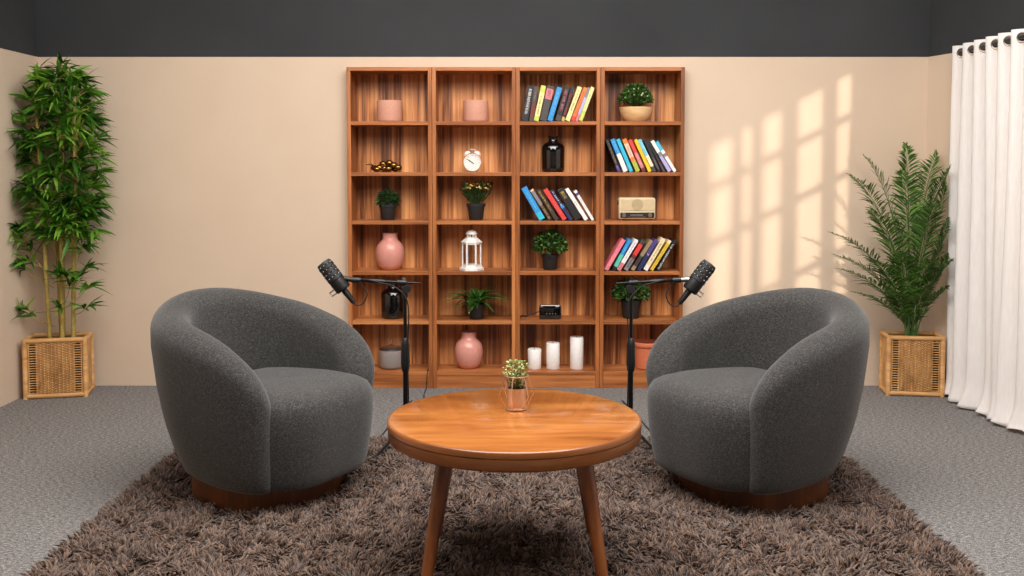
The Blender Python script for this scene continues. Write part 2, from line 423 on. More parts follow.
# ------------------------------------------------------------------ armchairs
def sup(a, b, n, ang):
    c, s = math.cos(ang), math.sin(ang)
    r = (abs(c / a) ** n + abs(s / b) ** n) ** (-1 / n)
    return r
def lerp_prof(z, tab):
    for (z0, v0), (z1, v1) in zip(tab, tab[1:]):
        if z <= z1:
            u = (z - z0) / (z1 - z0); u = max(0, min(1, u)); return v0 + (v1 - v0) * u
    return tab[-1][1]
def armchair(loc, rz, label):
    t = thing('armchair', loc, label, 'armchair', 'charcoal barrel armchairs on the rug', rz)
    # local: front = -Y
    a_, b_, n_ = .366, .378, 2.5
    TAP = [(.088, .70), (.115, .745), (.17, .81), (.28, .895), (.40, .955), (.55, 1.0), (.75, 1.0)]
    th = .132; TM = R(127); EXT = R(10.5); T0 = R(60); HM = .345
    def tap(z, u): return 1 - (1 - lerp_prof(z, TAP)) * (1 - .62 * u)
    stations = []
    for i in range(81):
        q = -1 + 2 * i / 80
        stations.append((TM * math.copysign(1 - (1 - abs(q)) ** 1.25, q), 0.0))
    cap_ = [(TM + EXT * math.sin(R(p)), R(p)) for p in (14, 28, 42, 55, 66, 75, 82, 87)]
    stations = [(-a, p) for a, p in reversed(cap_)] + stations + cap_
    rows = []
    for th_a, phi in stations:
        u = max(0, min(1, (abs(th_a) - T0) / (TM + EXT - T0)))
        nose = max(0.0, 1 - u ** 2.5) ** (1 / 2.1)
        hb = .715 - .085 * (math.sin(min(abs(th_a), R(100)) / R(100) * PI / 2)) ** 2
        h = HM + (hb - HM) * nose
        n_ = 2.3 + .6 * max(0, min(1, (abs(th_a) - R(60)) / R(60)))
        d = Vector((math.sin(th_a), math.cos(th_a)))
        inset = th / 2 * (1 - math.cos(phi))
        ro = sup(a_, b_, n_, math.atan2(d.y, d.x)) - inset
        tt = th - 2 * inset
        ri = ro - tt; rr = min(.066, tt / 2 + .004); zi = .25
        zt = h - rr * 1.1
        prof = [(ri + .012 * (1 - k / 6), zi + (zt - zi) * k / 6) for k in range(7)]
        rt = ro * tap(zt, u); mid = (ri + rt) / 2; hw = (rt - ri) / 2
        for k in range(1, 12):
            a = PI - PI * k / 12; prof.append((mid + hw * math.cos(a), zt + rr * 1.1 * math.sin(a)))
        for k in range(11):
            z = zt + (.113 - zt) * k / 10; prof.append((ro * tap(z, u), z))
        rb = ro * tap(.09, u)
        prof += [(rb - .002, .10), (rb - min(.014, tt * .3), .091), (rb - min(.04, tt * .6), .088), (rb - min(.1, tt * .9), .088)]
        rows.append([(d.x * r, d.y * r, z) for r, z in prof])
    nt_ = len(rows)
    m = MB(); P = len(rows[0]); vs = [p for r in rows for p in r]
    fs = [(i * P + k, i * P + k + 1, (i + 1) * P + k + 1, (i + 1) * P + k) for i in range(nt_ - 1) for k in range(P - 1)]
    fs.append(tuple(range(P))); fs.append(tuple((nt_ - 1) * P + k for k in range(P - 1, -1, -1)))
    m.add(vs, fs)
    o = m.build('backrest', M_fabric, t, angle=75)
    # seat block: rounded plan, crowned top, front runs down to the base
    m = MB(); prof = [(.001, .418), (.3, .420), (.55, .419), (.75, .414), (.88, .404), (.95, .391), (.985, .372), (1.0, .345), (1.0, .30), (.985, .24), (.96, .18), (.935, .13), (.915, .108), (.885, .094), (.83, .088), (.001, .088)]
    n = 96; vs = []; fs = []
    for s, z in prof:
        for k in range(n):
            a = 2 * PI * k / n
            r = sup(.278, .325, 3.6, a) * s
            y = r * math.sin(a) - .04
            x = r * math.cos(a)
            if y > .16: y = .16 + (y - .16) * .4
            # the top dips slightly towards the back
            vs.append((x, y, z - (.016 * max(0, y + .1) / .3 if z > .36 else 0)))
    for i in range(len(prof) - 1):
        for k in range(n):
            k2 = (k + 1) % n; fs.append((i * n + k, (i + 1) * n + k, (i + 1) * n + k2, i * n + k2))
    m.add(vs, fs); m.build('seat', M_fabric, t, angle=75)
    m = MB(); vs = []; n = 64
    for s, z in ((1, .0), (1, .087), (.97, .087)):
        for k in range(n):
            a = 2 * PI * k / n; r = sup(.238, .238, 3.0, a) * s; vs.append((r * math.cos(a), r * math.sin(a) - .01, z))
    fs = [(i * n + k, i * n + (k + 1) % n, (i + 1) * n + (k + 1) % n, (i + 1) * n + k) for i in range(2) for k in range(n)]
    fs += [tuple(range(n - 1, -1, -1)), tuple(2 * n + k for k in range(n))]
    m.add(vs, fs); m.build('plinth', M_plinth, t, angle=50)
    return t
CH1, CH2 = (-.893, 3.53, .012), (.880, 3.53, .012)
armchair(CH1, R(60), 'charcoal barrel armchair to the left of the round table, facing right')
armchair(CH2, R(-60), 'charcoal barrel armchair to the right of the round table, facing left')

# ------------------------------------------------------------------ shag rug
RX0, RX1, RY0, RY1 = -1.365, 1.325, 1.9, 4.15
m = MB(); m.box(RX0, RX1, RY0, RY1, .001, .012, .003)
rug = tag(m.build('shag_rug', M_rugbase, smooth=False), 'large brown shaggy rug under the table and armchairs', 'rug')
rng = np.random.default_rng(3)
def field(x, y, seed, sc):
    r = np.random.default_rng(seed); out = 0
    for _ in range(10):
        kx, ky = r.normal(0, sc, 2); ph = r.uniform(0, 6.28); out = out + np.sin(kx * x + ky * y + ph)
    return out / 3.2
def pile():
    Nn = 95000
    x = rng.uniform(RX0 - .004, RX1 + .004, Nn); y = RY0 + .02 + (RY1 - RY0 - .02) * rng.uniform(0, 1, Nn)
    keep = np.ones(Nn, bool)
    for c in (CH1, CH2): keep &= ((np.abs(x - c[0]) ** 2 + np.abs(y - c[1]) ** 2) > .262 ** 2)
    for sx in (-1, 1):
        for sy in (-1, 1): keep &= ((x - TC[0] - sx * .246) ** 2 + (y - TC[1] - sy * .255) ** 2) > .016 ** 2
    x = x[keep]; y = y[keep]; n = len(x)
    az = 2.6 * field(x, y, 5, 26) + 1.4 * field(x, y, 9, 60) + rng.normal(0, .45, n)
    tilt = np.clip(.72 + .48 * field(x, y, 11, 34) + rng.normal(0, .22, n), .1, 1.3)
    L = rng.uniform(.030, .054, n)
    d = np.stack([np.cos(az) * np.sin(tilt), np.sin(az) * np.sin(tilt), np.cos(tilt)], 1)
    # edge tufts lean outwards
    for cond, v in ((x < RX0 + .03, (-.8, 0, .5)), (x > RX1 - .03, (.8, 0, .5)), (y > RY1 - .03, (0, .8, .5))):
        d[cond] = d[cond] * .6 + np.array(v) * .6
    d /= np.linalg.norm(d, axis=1)[:, None]
    b = np.stack([x, y, np.full(n, .009)], 1)
    side = np.cross(d, np.array([0, 0, 1.0])); side /= np.linalg.norm(side, axis=1)[:, None] + 1e-9
    nrm = np.cross(side, d)
    rad = rng.uniform(.0034, .0054, n)
    vs = np.zeros((n, 7, 3), np.float32)
    for ring, (tt, rs, dz) in enumerate(((0, .8, 0), (.55, 1.0, -.02))):
        c = b + d * (L * tt)[:, None]; c[:, 2] += dz * L
        for k in range(3):
            q = 2 * PI * k / 3 + .5
            vs[:, ring * 3 + k] = c + (side * math.cos(q) + nrm * math.sin(q)) * (rad * rs)[:, None]
    tip = b + d * L[:, None]; tip[:, 2] = np.maximum(tip[:, 2] - .22 * L, .008)
    vs[:, 6] = tip
    F7 = [(0, 1, 4, 3), (1, 2, 5, 4), (2, 0, 3, 5)]; T7 = [(3, 4, 6), (4, 5, 6), (5, 3, 6)]
    base = (np.arange(n) * 7)[:, None]
    quads = np.concatenate([base + np.array(f) for f in F7], 1).reshape(-1)
    tris = np.concatenate([base + np.array(f) for f in T7], 1).reshape(-1)
    me = bpy.data.meshes.new('pile')
    me.vertices.add(n * 7); me.vertices.foreach_set('co', vs.reshape(-1))
    nl = len(quads) + len(tris); nf = n * 6
    me.loops.add(nl); me.loops.foreach_set('vertex_index', np.concatenate([quads, tris]).astype(np.int32))
    st = np.concatenate([np.arange(n * 3) * 4, n * 12 + np.arange(n * 3) * 3]).astype(np.int32)
    me.polygons.add(nf); me.polygons.foreach_set('loop_start', st)
    me.polygons.foreach_set('use_smooth', np.ones(nf, bool))
    me.update(calc_edges=True); me.validate()
    me.materials.append(M_pile)
    o = bpy.data.objects.new('pile', me); COL.objects.link(o); o.parent = rug; o['kind'] = 'stuff'
pile()

# ------------------------------------------------------------------ rattan baskets
def basket(loc, rz, W_, D_, H_, label):
    t = thing('rattan_basket', loc, label, 'basket', 'square rattan planter baskets', rz)
    r = .013
    for sx in (-1, 1):
        for sy in (-1, 1):
            m = MB(); x, y = sx * (W_ / 2 - r), sy * (D_ / 2 - r)
            m.tube([(x, y, 0), (x, y, H_ * .33), (x, y, H_ * .335), (x, y, H_ * .66), (x, y, H_)], [r, r, r * .93, r, r], 10); m.build('corner_post', M_rattan, t)
    for sx, sy, L in ((0, -1, W_), (0, 1, W_), (-1, 0, D_), (1, 0, D_)):
        for z in (r, H_ - r * .7):
            m = MB()
            if sx == 0: pts = [(-L / 2 + r, sy * (D_ / 2 - r), z), (L / 2 - r, sy * (D_ / 2 - r), z)]
            else: pts = [(sx * (W_ / 2 - r), -L / 2 + r, z), (sx * (W_ / 2 - r), L / 2 - r, z)]
            m.tube(pts, r * .95, 10); m.build('rail', M_rattan, t)
        m = MB(); z0, z1 = r * 2, H_ - r * 1.7
        half = L / 2 - 2 * r; k_n = 11; stakes = [-half * .68 + 1.36 * half * k / (k_n - 1) for k in range(k_n)]
        def P(u, off, z):
            return (u, sy * (D_ / 2 - r + off), z) if sx == 0 else (sx * (W_ / 2 - r + off), u, z)
        for u in stakes + [-half * .97, half * .97]: m.tube([P(u, 0, z0), P(u, 0, z1)], .0032, 6)
        rows = int((z1 - z0) / .0062)
        pitch = 1.36 * half / (k_n - 1)
        for j in range(rows):
            z = z0 + .004 + j * (z1 - z0 - .006) / (rows - 1)
            ph = PI * (j % 2); pts = []
            full = j % 2 == 0
            lim = half * .98 if full else half * .72
            nseg = 56
            for q in range(nseg + 1):
                u = -lim + 2 * lim * q / nseg
                amp = .0042 if abs(u) < half * .74 else .001
                pts.append(P(u, amp * math.cos(PI * (u - stakes[0]) / pitch + ph), z))
            m.tube(pts, .0029, 5)
        m.build('woven_panel', M_weave, t)
    m = MB(); i = .022; a, b = W_ / 2 - i, D_ / 2 - i; q = .003
    m.box(-a, a, -b, -b + q, .012, H_ - .04); m.box(-a, a, b - q, b, .012, H_ - .04); m.box(-a, -a + q, -b + q, b - q, .012, H_ - .04); m.box(a - q, a, -b + q, b - q, .012, H_ - .04); m.box(-a, a, -b, b, .008, .012)
    m.build('liner', M_liner, t, smooth=False)
    return t
BL = (-2.362, 5.088, 0); BLr = R(13)
BR = (2.096, 5.118, 0); BRr = R(-8)
basket(BL, BLr, .312, .20, .308, 'rattan basket in the left corner holding the tall bamboo')
basket(BR, BRr, .292, .18, .312, 'rattan basket beside the white curtain holding the palm')

# ------------------------------------------------------------------ bamboo
M_bam = leafmat('bamboo_leaves', [(32, 72, 14), (60, 114, 24), (92, 148, 36), (134, 178, 60)], .5, .25)
M_cane = wood('bamboo_cane', (6, 6, 10), [(.3, (130, 108, 48)), (.5, (164, 142, 70)), (.7, (190, 170, 96))], .45)
rnd = random.Random(21)
t = thing('bamboo_plant', (BL[0], BL[1], .26), 'tall bamboo plant with yellow canes standing in the left corner basket', 'plant')
Bm = MB()
canes = []
for (x, y, hgt, tx, ty) in ((-.02, -.05, 1.36, -.035, -.02), (.015, .02, 1.38, .02, .02), (.04, -.045, 1.40, .03, -.02), (.07, .01, 1.22, .05, 0), (.09, -.03, 1.28, .05, -.03), (-.0, .04, 1.20, -.04, .02)):
    m = MB(); pts = []; rs = []
    k = 0; z = 0
    p0 = Vector((x, y, 0)); p1 = Vector((x + tx, y + ty, hgt))
    nn = 10
    for i in range(nn):
        a = i / nn; b = (i + 1) / nn; r = .0115 * (1 - .55 * a)
        for tt, rr in ((a + .002, r * 1.18), (a + .012, r), (b - .006, r * .97)):
            pts.append(p0.lerp(p1, tt)); rs.append(rr)
    m.tube(pts, rs, 10); m.build('cane', M_cane, t); canes.append((p0, p1))
def fan(base, d, n, L):
    """leaves fanning out from a twig tip"""
    for i in range(n):
        a = rnd.gauss(0, .75); e = rnd.gauss(0, .55)
        dd = Vector(d); rot = Matrix.Rotation(a, 3, 'Z'); dd = rot @ dd
        dd = (dd + Vector((rnd.gauss(0, .25), rnd.gauss(0, .25), e * .6))).normalized()
        l = L * rnd.uniform(.7, 1.25)
        Bm.leaf(base, dd, Vector((rnd.gauss(0, .5), rnd.gauss(0, .5), 1)), l, l * .155, rnd.uniform(.1, .45), 4, .25, .35)
Tw = MB()
def wall_ok(p):
    q = Matrix.Rotation(0, 3, 'Z') @ p
    return BL[0] + q.x > XL + .03 and BL[1] + q.y < YW - .03
for i in range(290):
    z = .56 + .86 * (i / 290)
    f = (z - .56) / .86
    wx = .168 + .03 * math.sin(7 * z + 1) - .05 * max(0, f - .8) / .2
    if f < .12: wx *= .75
    a = rnd.uniform(0, 2 * PI); q = rnd.uniform(.25, 1) ** .6
    e = Vector((.05 + wx * q * math.cos(a), -.02 + .125 * q * math.sin(a), z + rnd.gauss(0, .02)))
    p0, p1 = min(canes, key=lambda c: (c[0].lerp(c[1], min(1, max(0, z / c[1].z))) - e).length)
    b = p0.lerp(p1, min(.98, max(.1, (e.z - .05) / p1.z)))
    Tw.tube([b, b.lerp(e, .5) + Vector((0, 0, .01)), e], .0016, 4)
    d = (e - b); d.z = 0
    d = (d.normalized() + Vector((0, 0, rnd.uniform(-.1, .7)))).normalized()
    fan(e, d, rnd.randint(7, 10), .108)
for p0, p1 in canes: fan(p1, Vector((.1, -.2, .8)).normalized(), 8, .10)
# lower side shoots
for (bx, bz, dx, dz, n) in ((-.0, .34, -.13, .20, 9), (.0, .44, -.19, .16, 9), (.0, .10, -.13, .08, 7), (.09, .36, .08, .16, 9), (.08, .22, .12, .10, 8), (.02, .44, .0, .14, 9), (.09, .46, .14, .14, 9), (-.0, .30, -.17, .13, 8), (-.0, .50, -.16, .12, 10), (-.0, .18, -.15, .02, 7), (.09, .28, .10, .13, 10), (.09, .16, .10, .05, 8), (.02, .28, .04, .10, 9), (.09, .55, .09, .14, 9), (-.0, .66, -.16, .14, 10), (.06, .30, .02, .08, 9), (0, .50, -.04, .1, 9), (.05, .54, .06, .1, 9), (.0, .62, .1, .1, 9), (.09, .62, .12, .1, 10), (.02, .14, .03, .07, 7), (.05, .22, .06, .12, 8), (-.01, .40, -.10, .05, 8)):
    b = Vector((bx, -.03, bz)); e = b + Vector((dx, -.05, dz))
    Tw.tube([b, b.lerp(e, .5) + Vector((0, 0, -.01)), e], .002, 4)
    fan(e, Vector((dx * 4, -.25, .15)).normalized(), n, .11)
    fan(b.lerp(e, .75), Vector((dx * 2, -.4, .3)).normalized(), max(3, n - 3), .105)
    fan(b.lerp(e, .9), Vector((-dx, -.4, .2)).normalized(), 3, .09)
def clampv(mb, bx, by):
    out = []
    for v in mb.v:
        x = max(v[0], XL + .012 - bx); y = min(v[1], YW - .012 - by); out.append((x, y, v[2]))
    mb.v = out
clampv(Bm, BL[0], BL[1]); clampv(Tw, BL[0], BL[1])
Bm.mi = 1; Bm.add(Tw.v, Tw.f); Bm.build('foliage', [M_bam, M_cane], t, smooth=False)
m = MB(); m.lathe([(.05, -.22), (.064, -.02), (.064, 0), (.058, 0), (.056, -.012), (.001, -.012)], 24); pt = m.build('nursery_pot', M_pot, t)
m = MB(); m.lathe([(.001, -.011), (.057, -.011), (.055, -.004), (.001, -.002)], 20); m.build('soil', M_soil, pt)

# ------------------------------------------------------------------ palm
M_palm = leafmat('palm_leaflets', [(30, 58, 20), (54, 92, 30), (80, 124, 44), (116, 158, 68)], .45, .2)
M_stalk = plain('palm_stalk', (62, 96, 44), .5, var=.2)
rnd = random.Random(5)
t = thing('palm_plant', (BR[0] - .02, BR[1] - .01, .27), 'feathery green palm plant standing in the basket beside the curtain', 'plant')
def frond(tip, f0, wid, seed):
    m = MB(); n = 22; dx, dy, dz = tip
    b = Vector((rnd.uniform(-.03, .03), rnd.uniform(-.03, .03), 0)); c = Vector((dx * .22, dy * .22, dz * .80)); e = Vector(tip)
    pts = [b * (1 - q) ** 2 + c * 2 * q * (1 - q) + e * q * q for q in [k / n for k in range(n + 1)]]
    az = math.atan2(dy, dx)
    m.tube(pts, [.0042 * (1 - .8 * i / n) for i in range(n + 1)], 5)
    m.mi = 1
    for i in range(4, 7 * n):
        f = i / (7 * n)
        if f < f0: continue
        k = min(int(f * n), n - 1); u = f * n - k
        c = pts[k].lerp(pts[k + 1], u); tang = (pts[k + 1] - pts[k]).normalized()
        side = tang.cross(Vector((0, 0, 1)))
        if side.length < .05: side = Vector((-math.sin(az), math.cos(az), 0))
        side.normalize(); upv = side.cross(tang).normalized()
        s = 1 if i % 2 else -1
        ll = wid * (math.sin(PI * min(1, max(0, f - f0 + .05) / (1.02 - f0)) ** .7) * .85 + .18) * rnd.uniform(.85, 1.1)
        dd = (side * s * .8 + tang * .7 + upv * .22 + Vector((rnd.gauss(0, .10), rnd.gauss(0, .10), rnd.gauss(0, .10)))).normalized()
        m.leaf(c, dd, upv, ll * rnd.uniform(.8, 1.1), .0084, rnd.uniform(.1, .4), 3, .2, .35)
    # keep clear of walls and curtain
    ox, oy = t.location.x, t.location.y
    out = []
    for v in m.v:
        x, y, z = v; y = min(y, YW - .012 - oy)
        lim = (XR - .012 if oy + y > 5.03 else XR - .022) - ox
        out.append((min(x, lim), y, z))
    m.v = out
    m.build('frond', [M_stalk, M_palm], t, smooth=False)
specs = [  # tip offset from the crown, where the leaflets begin, leaflet length
    (-.36, -.08, .88, .42, .15), (-.24, .06, .98, .45, .14), (-.02, .06, 1.04, .45, .14), (.15, .04, 1.00, .45, .14), (.24, -.10, .86, .42, .15), (.14, -.16, .92, .42, .15), (-.12, -.16, .90, .45, .14), (-.28, -.16, .70, .42, .15), (.05, -.20, .74, .4, .15), (.24, -.16, .66, .4, .14),
    (-.44, -.06, .58, .34, .15), (-.42, -.12, .40, .3, .14), (-.40, .02, .46, .34, .14), (-.30, -.2, .46, .3, .14), (-.16, -.24, .50, .3, .14), (.02, -.24, .46, .3, .14), (.16, -.22, .46, .3, .14), (.25, -.16, .48, .3, .14), (.26, -.06, .58, .34, .14), (-.34, -.1, .28, .25, .12), (-.2, -.2, .3, .25, .12), (.18, -.18, .32, .25, .12), (.0, -.22, .30, .25, .12), (-.08, .06, .66, .4, .14), (-.2, .06, .62, .4, .14), (.10, .02, .72, .4, .14)]
for i, (dx, dy, dz, f0, wd) in enumerate(specs): frond((dx, dy, dz), f0, wd, i)
m = MB(); m.lathe([(.045, -.23), (.058, -.02), (.058, 0), (.052, 0), (.05, -.012), (.001, -.012)], 24); pt = m.build('nursery_pot', M_pot, t)
m = MB(); m.lathe([(.001, -.011), (.052, -.011), (.05, -.003), (.001, -.001)], 20); m.build('soil', M_soil, pt)

# ------------------------------------------------------------------ curtain
def curtain_mat():
    m, nt, b = base_mat('white_linen')
    v = coords(nt, (1, 1, .12)); f = noise(nt, v, 120, 3); g = noise(nt, coords(nt), 300, 2)
    col = ramp(nt, [(.3, (246, 240, 237)), (.7, (252, 248, 245))], f)
    nt.links.new(col, b.inputs['Base Color']); b.inputs['Roughness'].default_value = .9
    b.inputs['Specular IOR Level'].default_value = .1
    tl = N(nt, 'ShaderNodeBsdfTranslucent'); nt.links.new(col, tl.inputs['Color'])
    mx = N(nt, 'ShaderNodeMixShader'); mx.inputs[0].default_value = .3
    bump(nt, b, g, .1, .001)
    nt.links.new(b.outputs[0], mx.inputs[1]); nt.links.new(tl.outputs[0], mx.inputs[2])
    nt.links.new(mx.outputs[0], nt.nodes['Material Output'].inputs['Surface'])
    return m
M_curt = curtain_mat()
M_grom = plain('bronze_grommet', (120, 104, 92), .3, 1.0)
CX = 2.252; CT = 1.795
t = thing('curtain', (CX, 4.6, 0), 'white floor-length grommet curtain hanging along the right wall', 'curtain')
CY0, CY1 = 5.02, 4.255
PER = .118
m = MB(); nu, nv = 330, 60; vs = []; rc = random.Random(4); AMP = .026
ph1 = [rc.uniform(0, 6.28) for _ in range(6)]
def curt(u, z):
    y = CY0 + (CY1 - CY0) * u
    s = (CY0 - y) / PER
    fl = 1 - z / CT
    # even pleats at the heading relax into looser folds lower down
    a = -math.cos(2 * PI * s)
    a = math.copysign(abs(a) ** .75, a)
    lo = -math.cos(2 * PI * s * .83 + .8 * math.sin(3.1 * y * 3 + ph1[0]) + ph1[1])
    k = max(0, min(1, (fl - .08) * 1.3))
    x = AMP * (a * (1 - k * .55) + lo * k * .55)
    x += .012 * k * math.sin(17 * y + ph1[2] + 1.5 * fl) + .006 * k * math.sin(61 * y + ph1[3] + 2 * fl)
    yy = y + .02 * k * math.sin(9 * y + ph1[4])
    if z < .16:
        q = (.16 - z) / .16
        x += -.035 * q * q - .012 * q * math.sin(43 * y + ph1[5]); 
    return x, yy - 4.6, z
for j in range(nv + 1):
    w_ = (j / nv); z = .012 + (CT - .012) * w_ ** 1.15
    for i in range(nu + 1):
        u = i / nu
        x, y, zz = curt(u, z)
        if j == 0: zz += .008 * math.sin(38 * y) + .004
        vs.append((x, y, zz))
fs = [(j * (nu + 1) + i, j * (nu + 1) + i + 1, (j + 1) * (nu + 1) + i + 1, (j + 1) * (nu + 1) + i) for j in range(nv) for i in range(nu)]
m.add(vs, fs); cl = m.build('cloth', M_curt, t, angle=80)
so = cl.modifiers.new('thickness', 'SOLIDIFY'); so.thickness = .002
gz = CT - .038
for k in range(int((CY0 - CY1) / PER * 2)):
    s = k * .5 + 0.0
    if k % 2 == 1: continue
    y = CY0 - (s + .27) * PER
    m = MB(); pts = []
    p0 = Vector(curt((CY0 - y) / (CY0 - CY1), gz)); p1 = Vector(curt((CY0 - y + .006) / (CY0 - CY1), gz))
    tg = (p1 - p0).normalized()
    for q in range(20):
        a = 2 * PI * q / 20; pts.append(p0 + tg * (.019 * math.cos(a)) + Vector((0, 0, .021 * math.sin(a))))
    m.tube(pts, .0042, 8, closed=True)
    nrm = tg.cross(Vector((0, 0, 1)))
    g = m.build('grommet', M_grom, t)
    m = MB(); M4 = Matrix.Translation(p0) @ nrm.to_track_quat('Z', 'Y').to_matrix().to_4x4()
    m.lathe([(.001, -.003), (.019, -.003), (.019, .003), (.001, .003)], 20, M=M4); m.build('grommet_hole', M_dark, g)
t = thing('curtain_rod', (CX, 4.55, gz), 'dark curtain rod threaded through the curtain grommets', 'curtain rod')
m = MB(); m.tube([(0, -.40, 0), (0, .47, 0)], .011, 14); rod = m.build('rod', M_blackmetal, t)
m = MB(); m.blob((0, .482, 0), .018, u=14, v=10); m.build('finial', M_blackmetal, t)
for y in (-.375,):
    m = MB(); m.tube([(0, y, 0), (WX - CX - .0, y, 0)], .007, 8); m.lathe([(.001, 0), (.02, 0), (.02, .008), (.001, .008)], 16, c=(WX - CX - .008, y, 0), M=Matrix.Rotation(R(90), 4, 'Y')); m.build('bracket', M_blackmetal, t)

# ------------------------------------------------------------------ things on the shelves
def xs(px): return (px - 512) * YF / F * 1.0   # metres across at the bookcase front
SYM = YF + .105
def lathe_thing(name, x, row, prof, mat, label, cat, group=None, part='body', y=SYM):
    t = thing(name, (x, y, SH[row] + .0005), label, cat, group)
    m = MB(); m.lathe(prof, 48); m.build(part, mat, t, angle=50)
    return t
cyl = [(.001, 0), (.060, 0), (.066, .004), (.068, .012), (.068, .112), (.067, .115), (.062, .115), (.060, .110), (.060, .012), (.001, .01)]
t = lathe_thing('plant_pot', -.660, 5, cyl, M_pinkmat, 'matte pink round pot on the top shelf of the leftmost bookcase', 'pot', 'matte pink pots')
copy_thing(t, (-.195, SYM, SH[5] + .0005), 0, 'matte pink round pot on the top shelf above the alarm clock', 'matte pink pots')
vs_ = [(.001, 0), (.040, 0), (.050, .004), (.064, .026), (.075, .06), (.078, .088), (.075, .116), (.066, .138), (.052, .153), (.043, .162), (.0405, .170), (.040, .190), (.042, .197), (.043, .199), (.039, .199), (.037, .188), (.037, .165), (.001, .15)]
t = lathe_thing('vase', -.662, 2, vs_, M_pink, 'glossy pink vase above the black vase, fourth shelf down on the left', 'vase', 'pink vases')
copy_thing(t, (-.236, SYM, SH[0] + .0005), 0, 'glossy pink vase on the bottom shelf below the fern', 'vase')
# fix group text of the second vase
for o in list(COL.objects):
    if o.get('group') == 'vase': o['group'] = 'pink vases'
bv = [(.001, 0), (.05, 0), (.058, .006), (.061, .02), (.062, .12), (.060, .142), (.048, .158), (.030, .166), (.025, .172), (.024, .186), (.028, .196), (.030, .2), (.026, .2), (.021, .186), (.001, .16)]
lathe_thing('vase', .222, 4, [(r * 1.02, z * .97) for r, z in bv], M_gloss, 'glossy black bottle vase between two rows of books', 'vase', 'black vases')
lathe_thing('vase', -.648, 1, [(r * 1.06, z * .97) for r, z in bv], M_gloss, 'glossy black vase behind the left microphone boom', 'vase', 'black vases')
# grey jar with glass dome lid
t = thing('storage_jar', (-.658, SYM, SH[0] + .0005), 'grey ceramic jar with a clear glass lid on the bottom shelf', 'jar')
m = MB(); m.lathe([(.001, 0), (.056, 0), (.064, .006), (.068, .018), (.068, .096), (.066, .1), (.062, .1), (.061, .09), (.06, .015), (.001, .012)], 40); m.build('body', M_greyc, t, angle=50)
m = MB(); m.lathe([(.066, .101), (.066, .108), (.05, .118), (.02, .124), (.008, .127), (.006, .135), (.010, .143), (.013, .152), (.010, .161), (.001, .164), ], 32); m.build('lid', M_glass, t, angle=60)
# terracotta pot behind the right armchair
lathe_thing('plant_pot', .735, 0, [(.001, 0), (.056, 0), (.062, .004), (.068, .08), (.070, .122), (.076, .122), (.078, .126), (.078, .142), (.076, .145), (.070, .145), (.066, .122), (.06, .02), (.001, .015)], M_terra, 'terracotta pot on the bottom shelf beside the right armchair', 'pot')
# candles
for x, h, lab in ((.122, .108, 'shortest of the three white pillar candles on the bottom shelf'), (.223, .142, 'middle-height white pillar candle on the bottom shelf'), (.352, .174, 'tallest of the three white pillar candles on the bottom shelf')):
    t = thing('pillar_candle', (x, SYM - .02, SH[0] + .0005), lab, 'candle', 'white pillar candles')
    m = MB(); m.lathe([(.001, 0), (.035, 0), (.0365, .002), (.0365, h - .003), (.034, h), (.02, h - .002), (.001, h - .004)], 32); m.build('wax', M_wax, t)
    m = MB(); m.tube([(0, 0, h - .005), (.0005, 0, h + .004), (.002, 0, h + .009)], .0012, 6); m.build('wick', M_black, t)
# brass garland of bulbs
t = thing('brass_ornament', (-.695, SYM, SH[4] + .0005), 'shiny brass knotted ornament lying on the second shelf', 'ornament')
m = MB()
bl = [(-.05, .02, .022), (-.022, -.004, .024), (.008, -.01, .021), (.03, -.02, .019), (-.005, .03, .045), (.03, .012, .05), (.055, .0, .038), (.08, -.01, .026), (.012, .03, .02), (.06, .03, .018), (-.035, -.012, .016)]
for x, y, z in bl: m.blob((x, y, z), .019, (1.15, 1, .85), 14, 9)
m.build('beads', M_brass, t)
m = MB(); m.tube(catmull([(-.095, .0, .045), (-.07, .01, .042), (-.05, .02, .03), (-.02, 0, .03), (.01, .01, .04), (.04, .01, .05), (.075, -.005, .03), (.098, -.01, .012)]), .005, 8); m.build('cord', M_brass, t)
# alarm clock
t = thing('alarm_clock', (-.213, SYM - .03, SH[4] + .0005), 'white twin-bell alarm clock on the second shelf', 'clock')
RX = Matrix.Rotation(R(90), 4, 'X')
cz = .052
m = MB(); m.lathe([(.001, -.022), (.040, -.022), (.046, -.018), (.047, 0), (.047, .016), (.0455, .020), (.041, .020), (.041, .014), (.001, .014)], 48, c=(0, 0, cz), M=RX); m.build('case', M_white, t, angle=40)
m = MB(); m.lathe([(.001, .0142), (.0405, .0142), (.0405, .0155), (.001, .0155)], 48, c=(0, 0, cz), M=RX); df = m.build('dial', M_white, t)
m = MB()
for k in range(12):
    a = 2 * PI * k / 12; r0, r1 = .034, .038
    m.box(-.0008, .0008, -.0165, -.0156, r0, r1, M=Matrix.Translation((0, 0, cz)) @ Matrix.Rotation(a, 4, 'Y'))
m.build('hour_mark', M_black, df, smooth=False)
m = MB()
for a, L in ((R(-52), .022), (R(125), .012), (R(-58), .033)):
    m.box(-.0014, .0014, -.0185, -.0168, -.003, L, M=Matrix.Translation((0, 0, cz)) @ Matrix.Rotation(a, 4, 'Y'))
m.lathe([(.001, .0165), (.003, .0165), (.003, .02), (.001, .02)], 12, c=(0, 0, cz), M=RX)
m.build('hands', M_black, df, smooth=False)
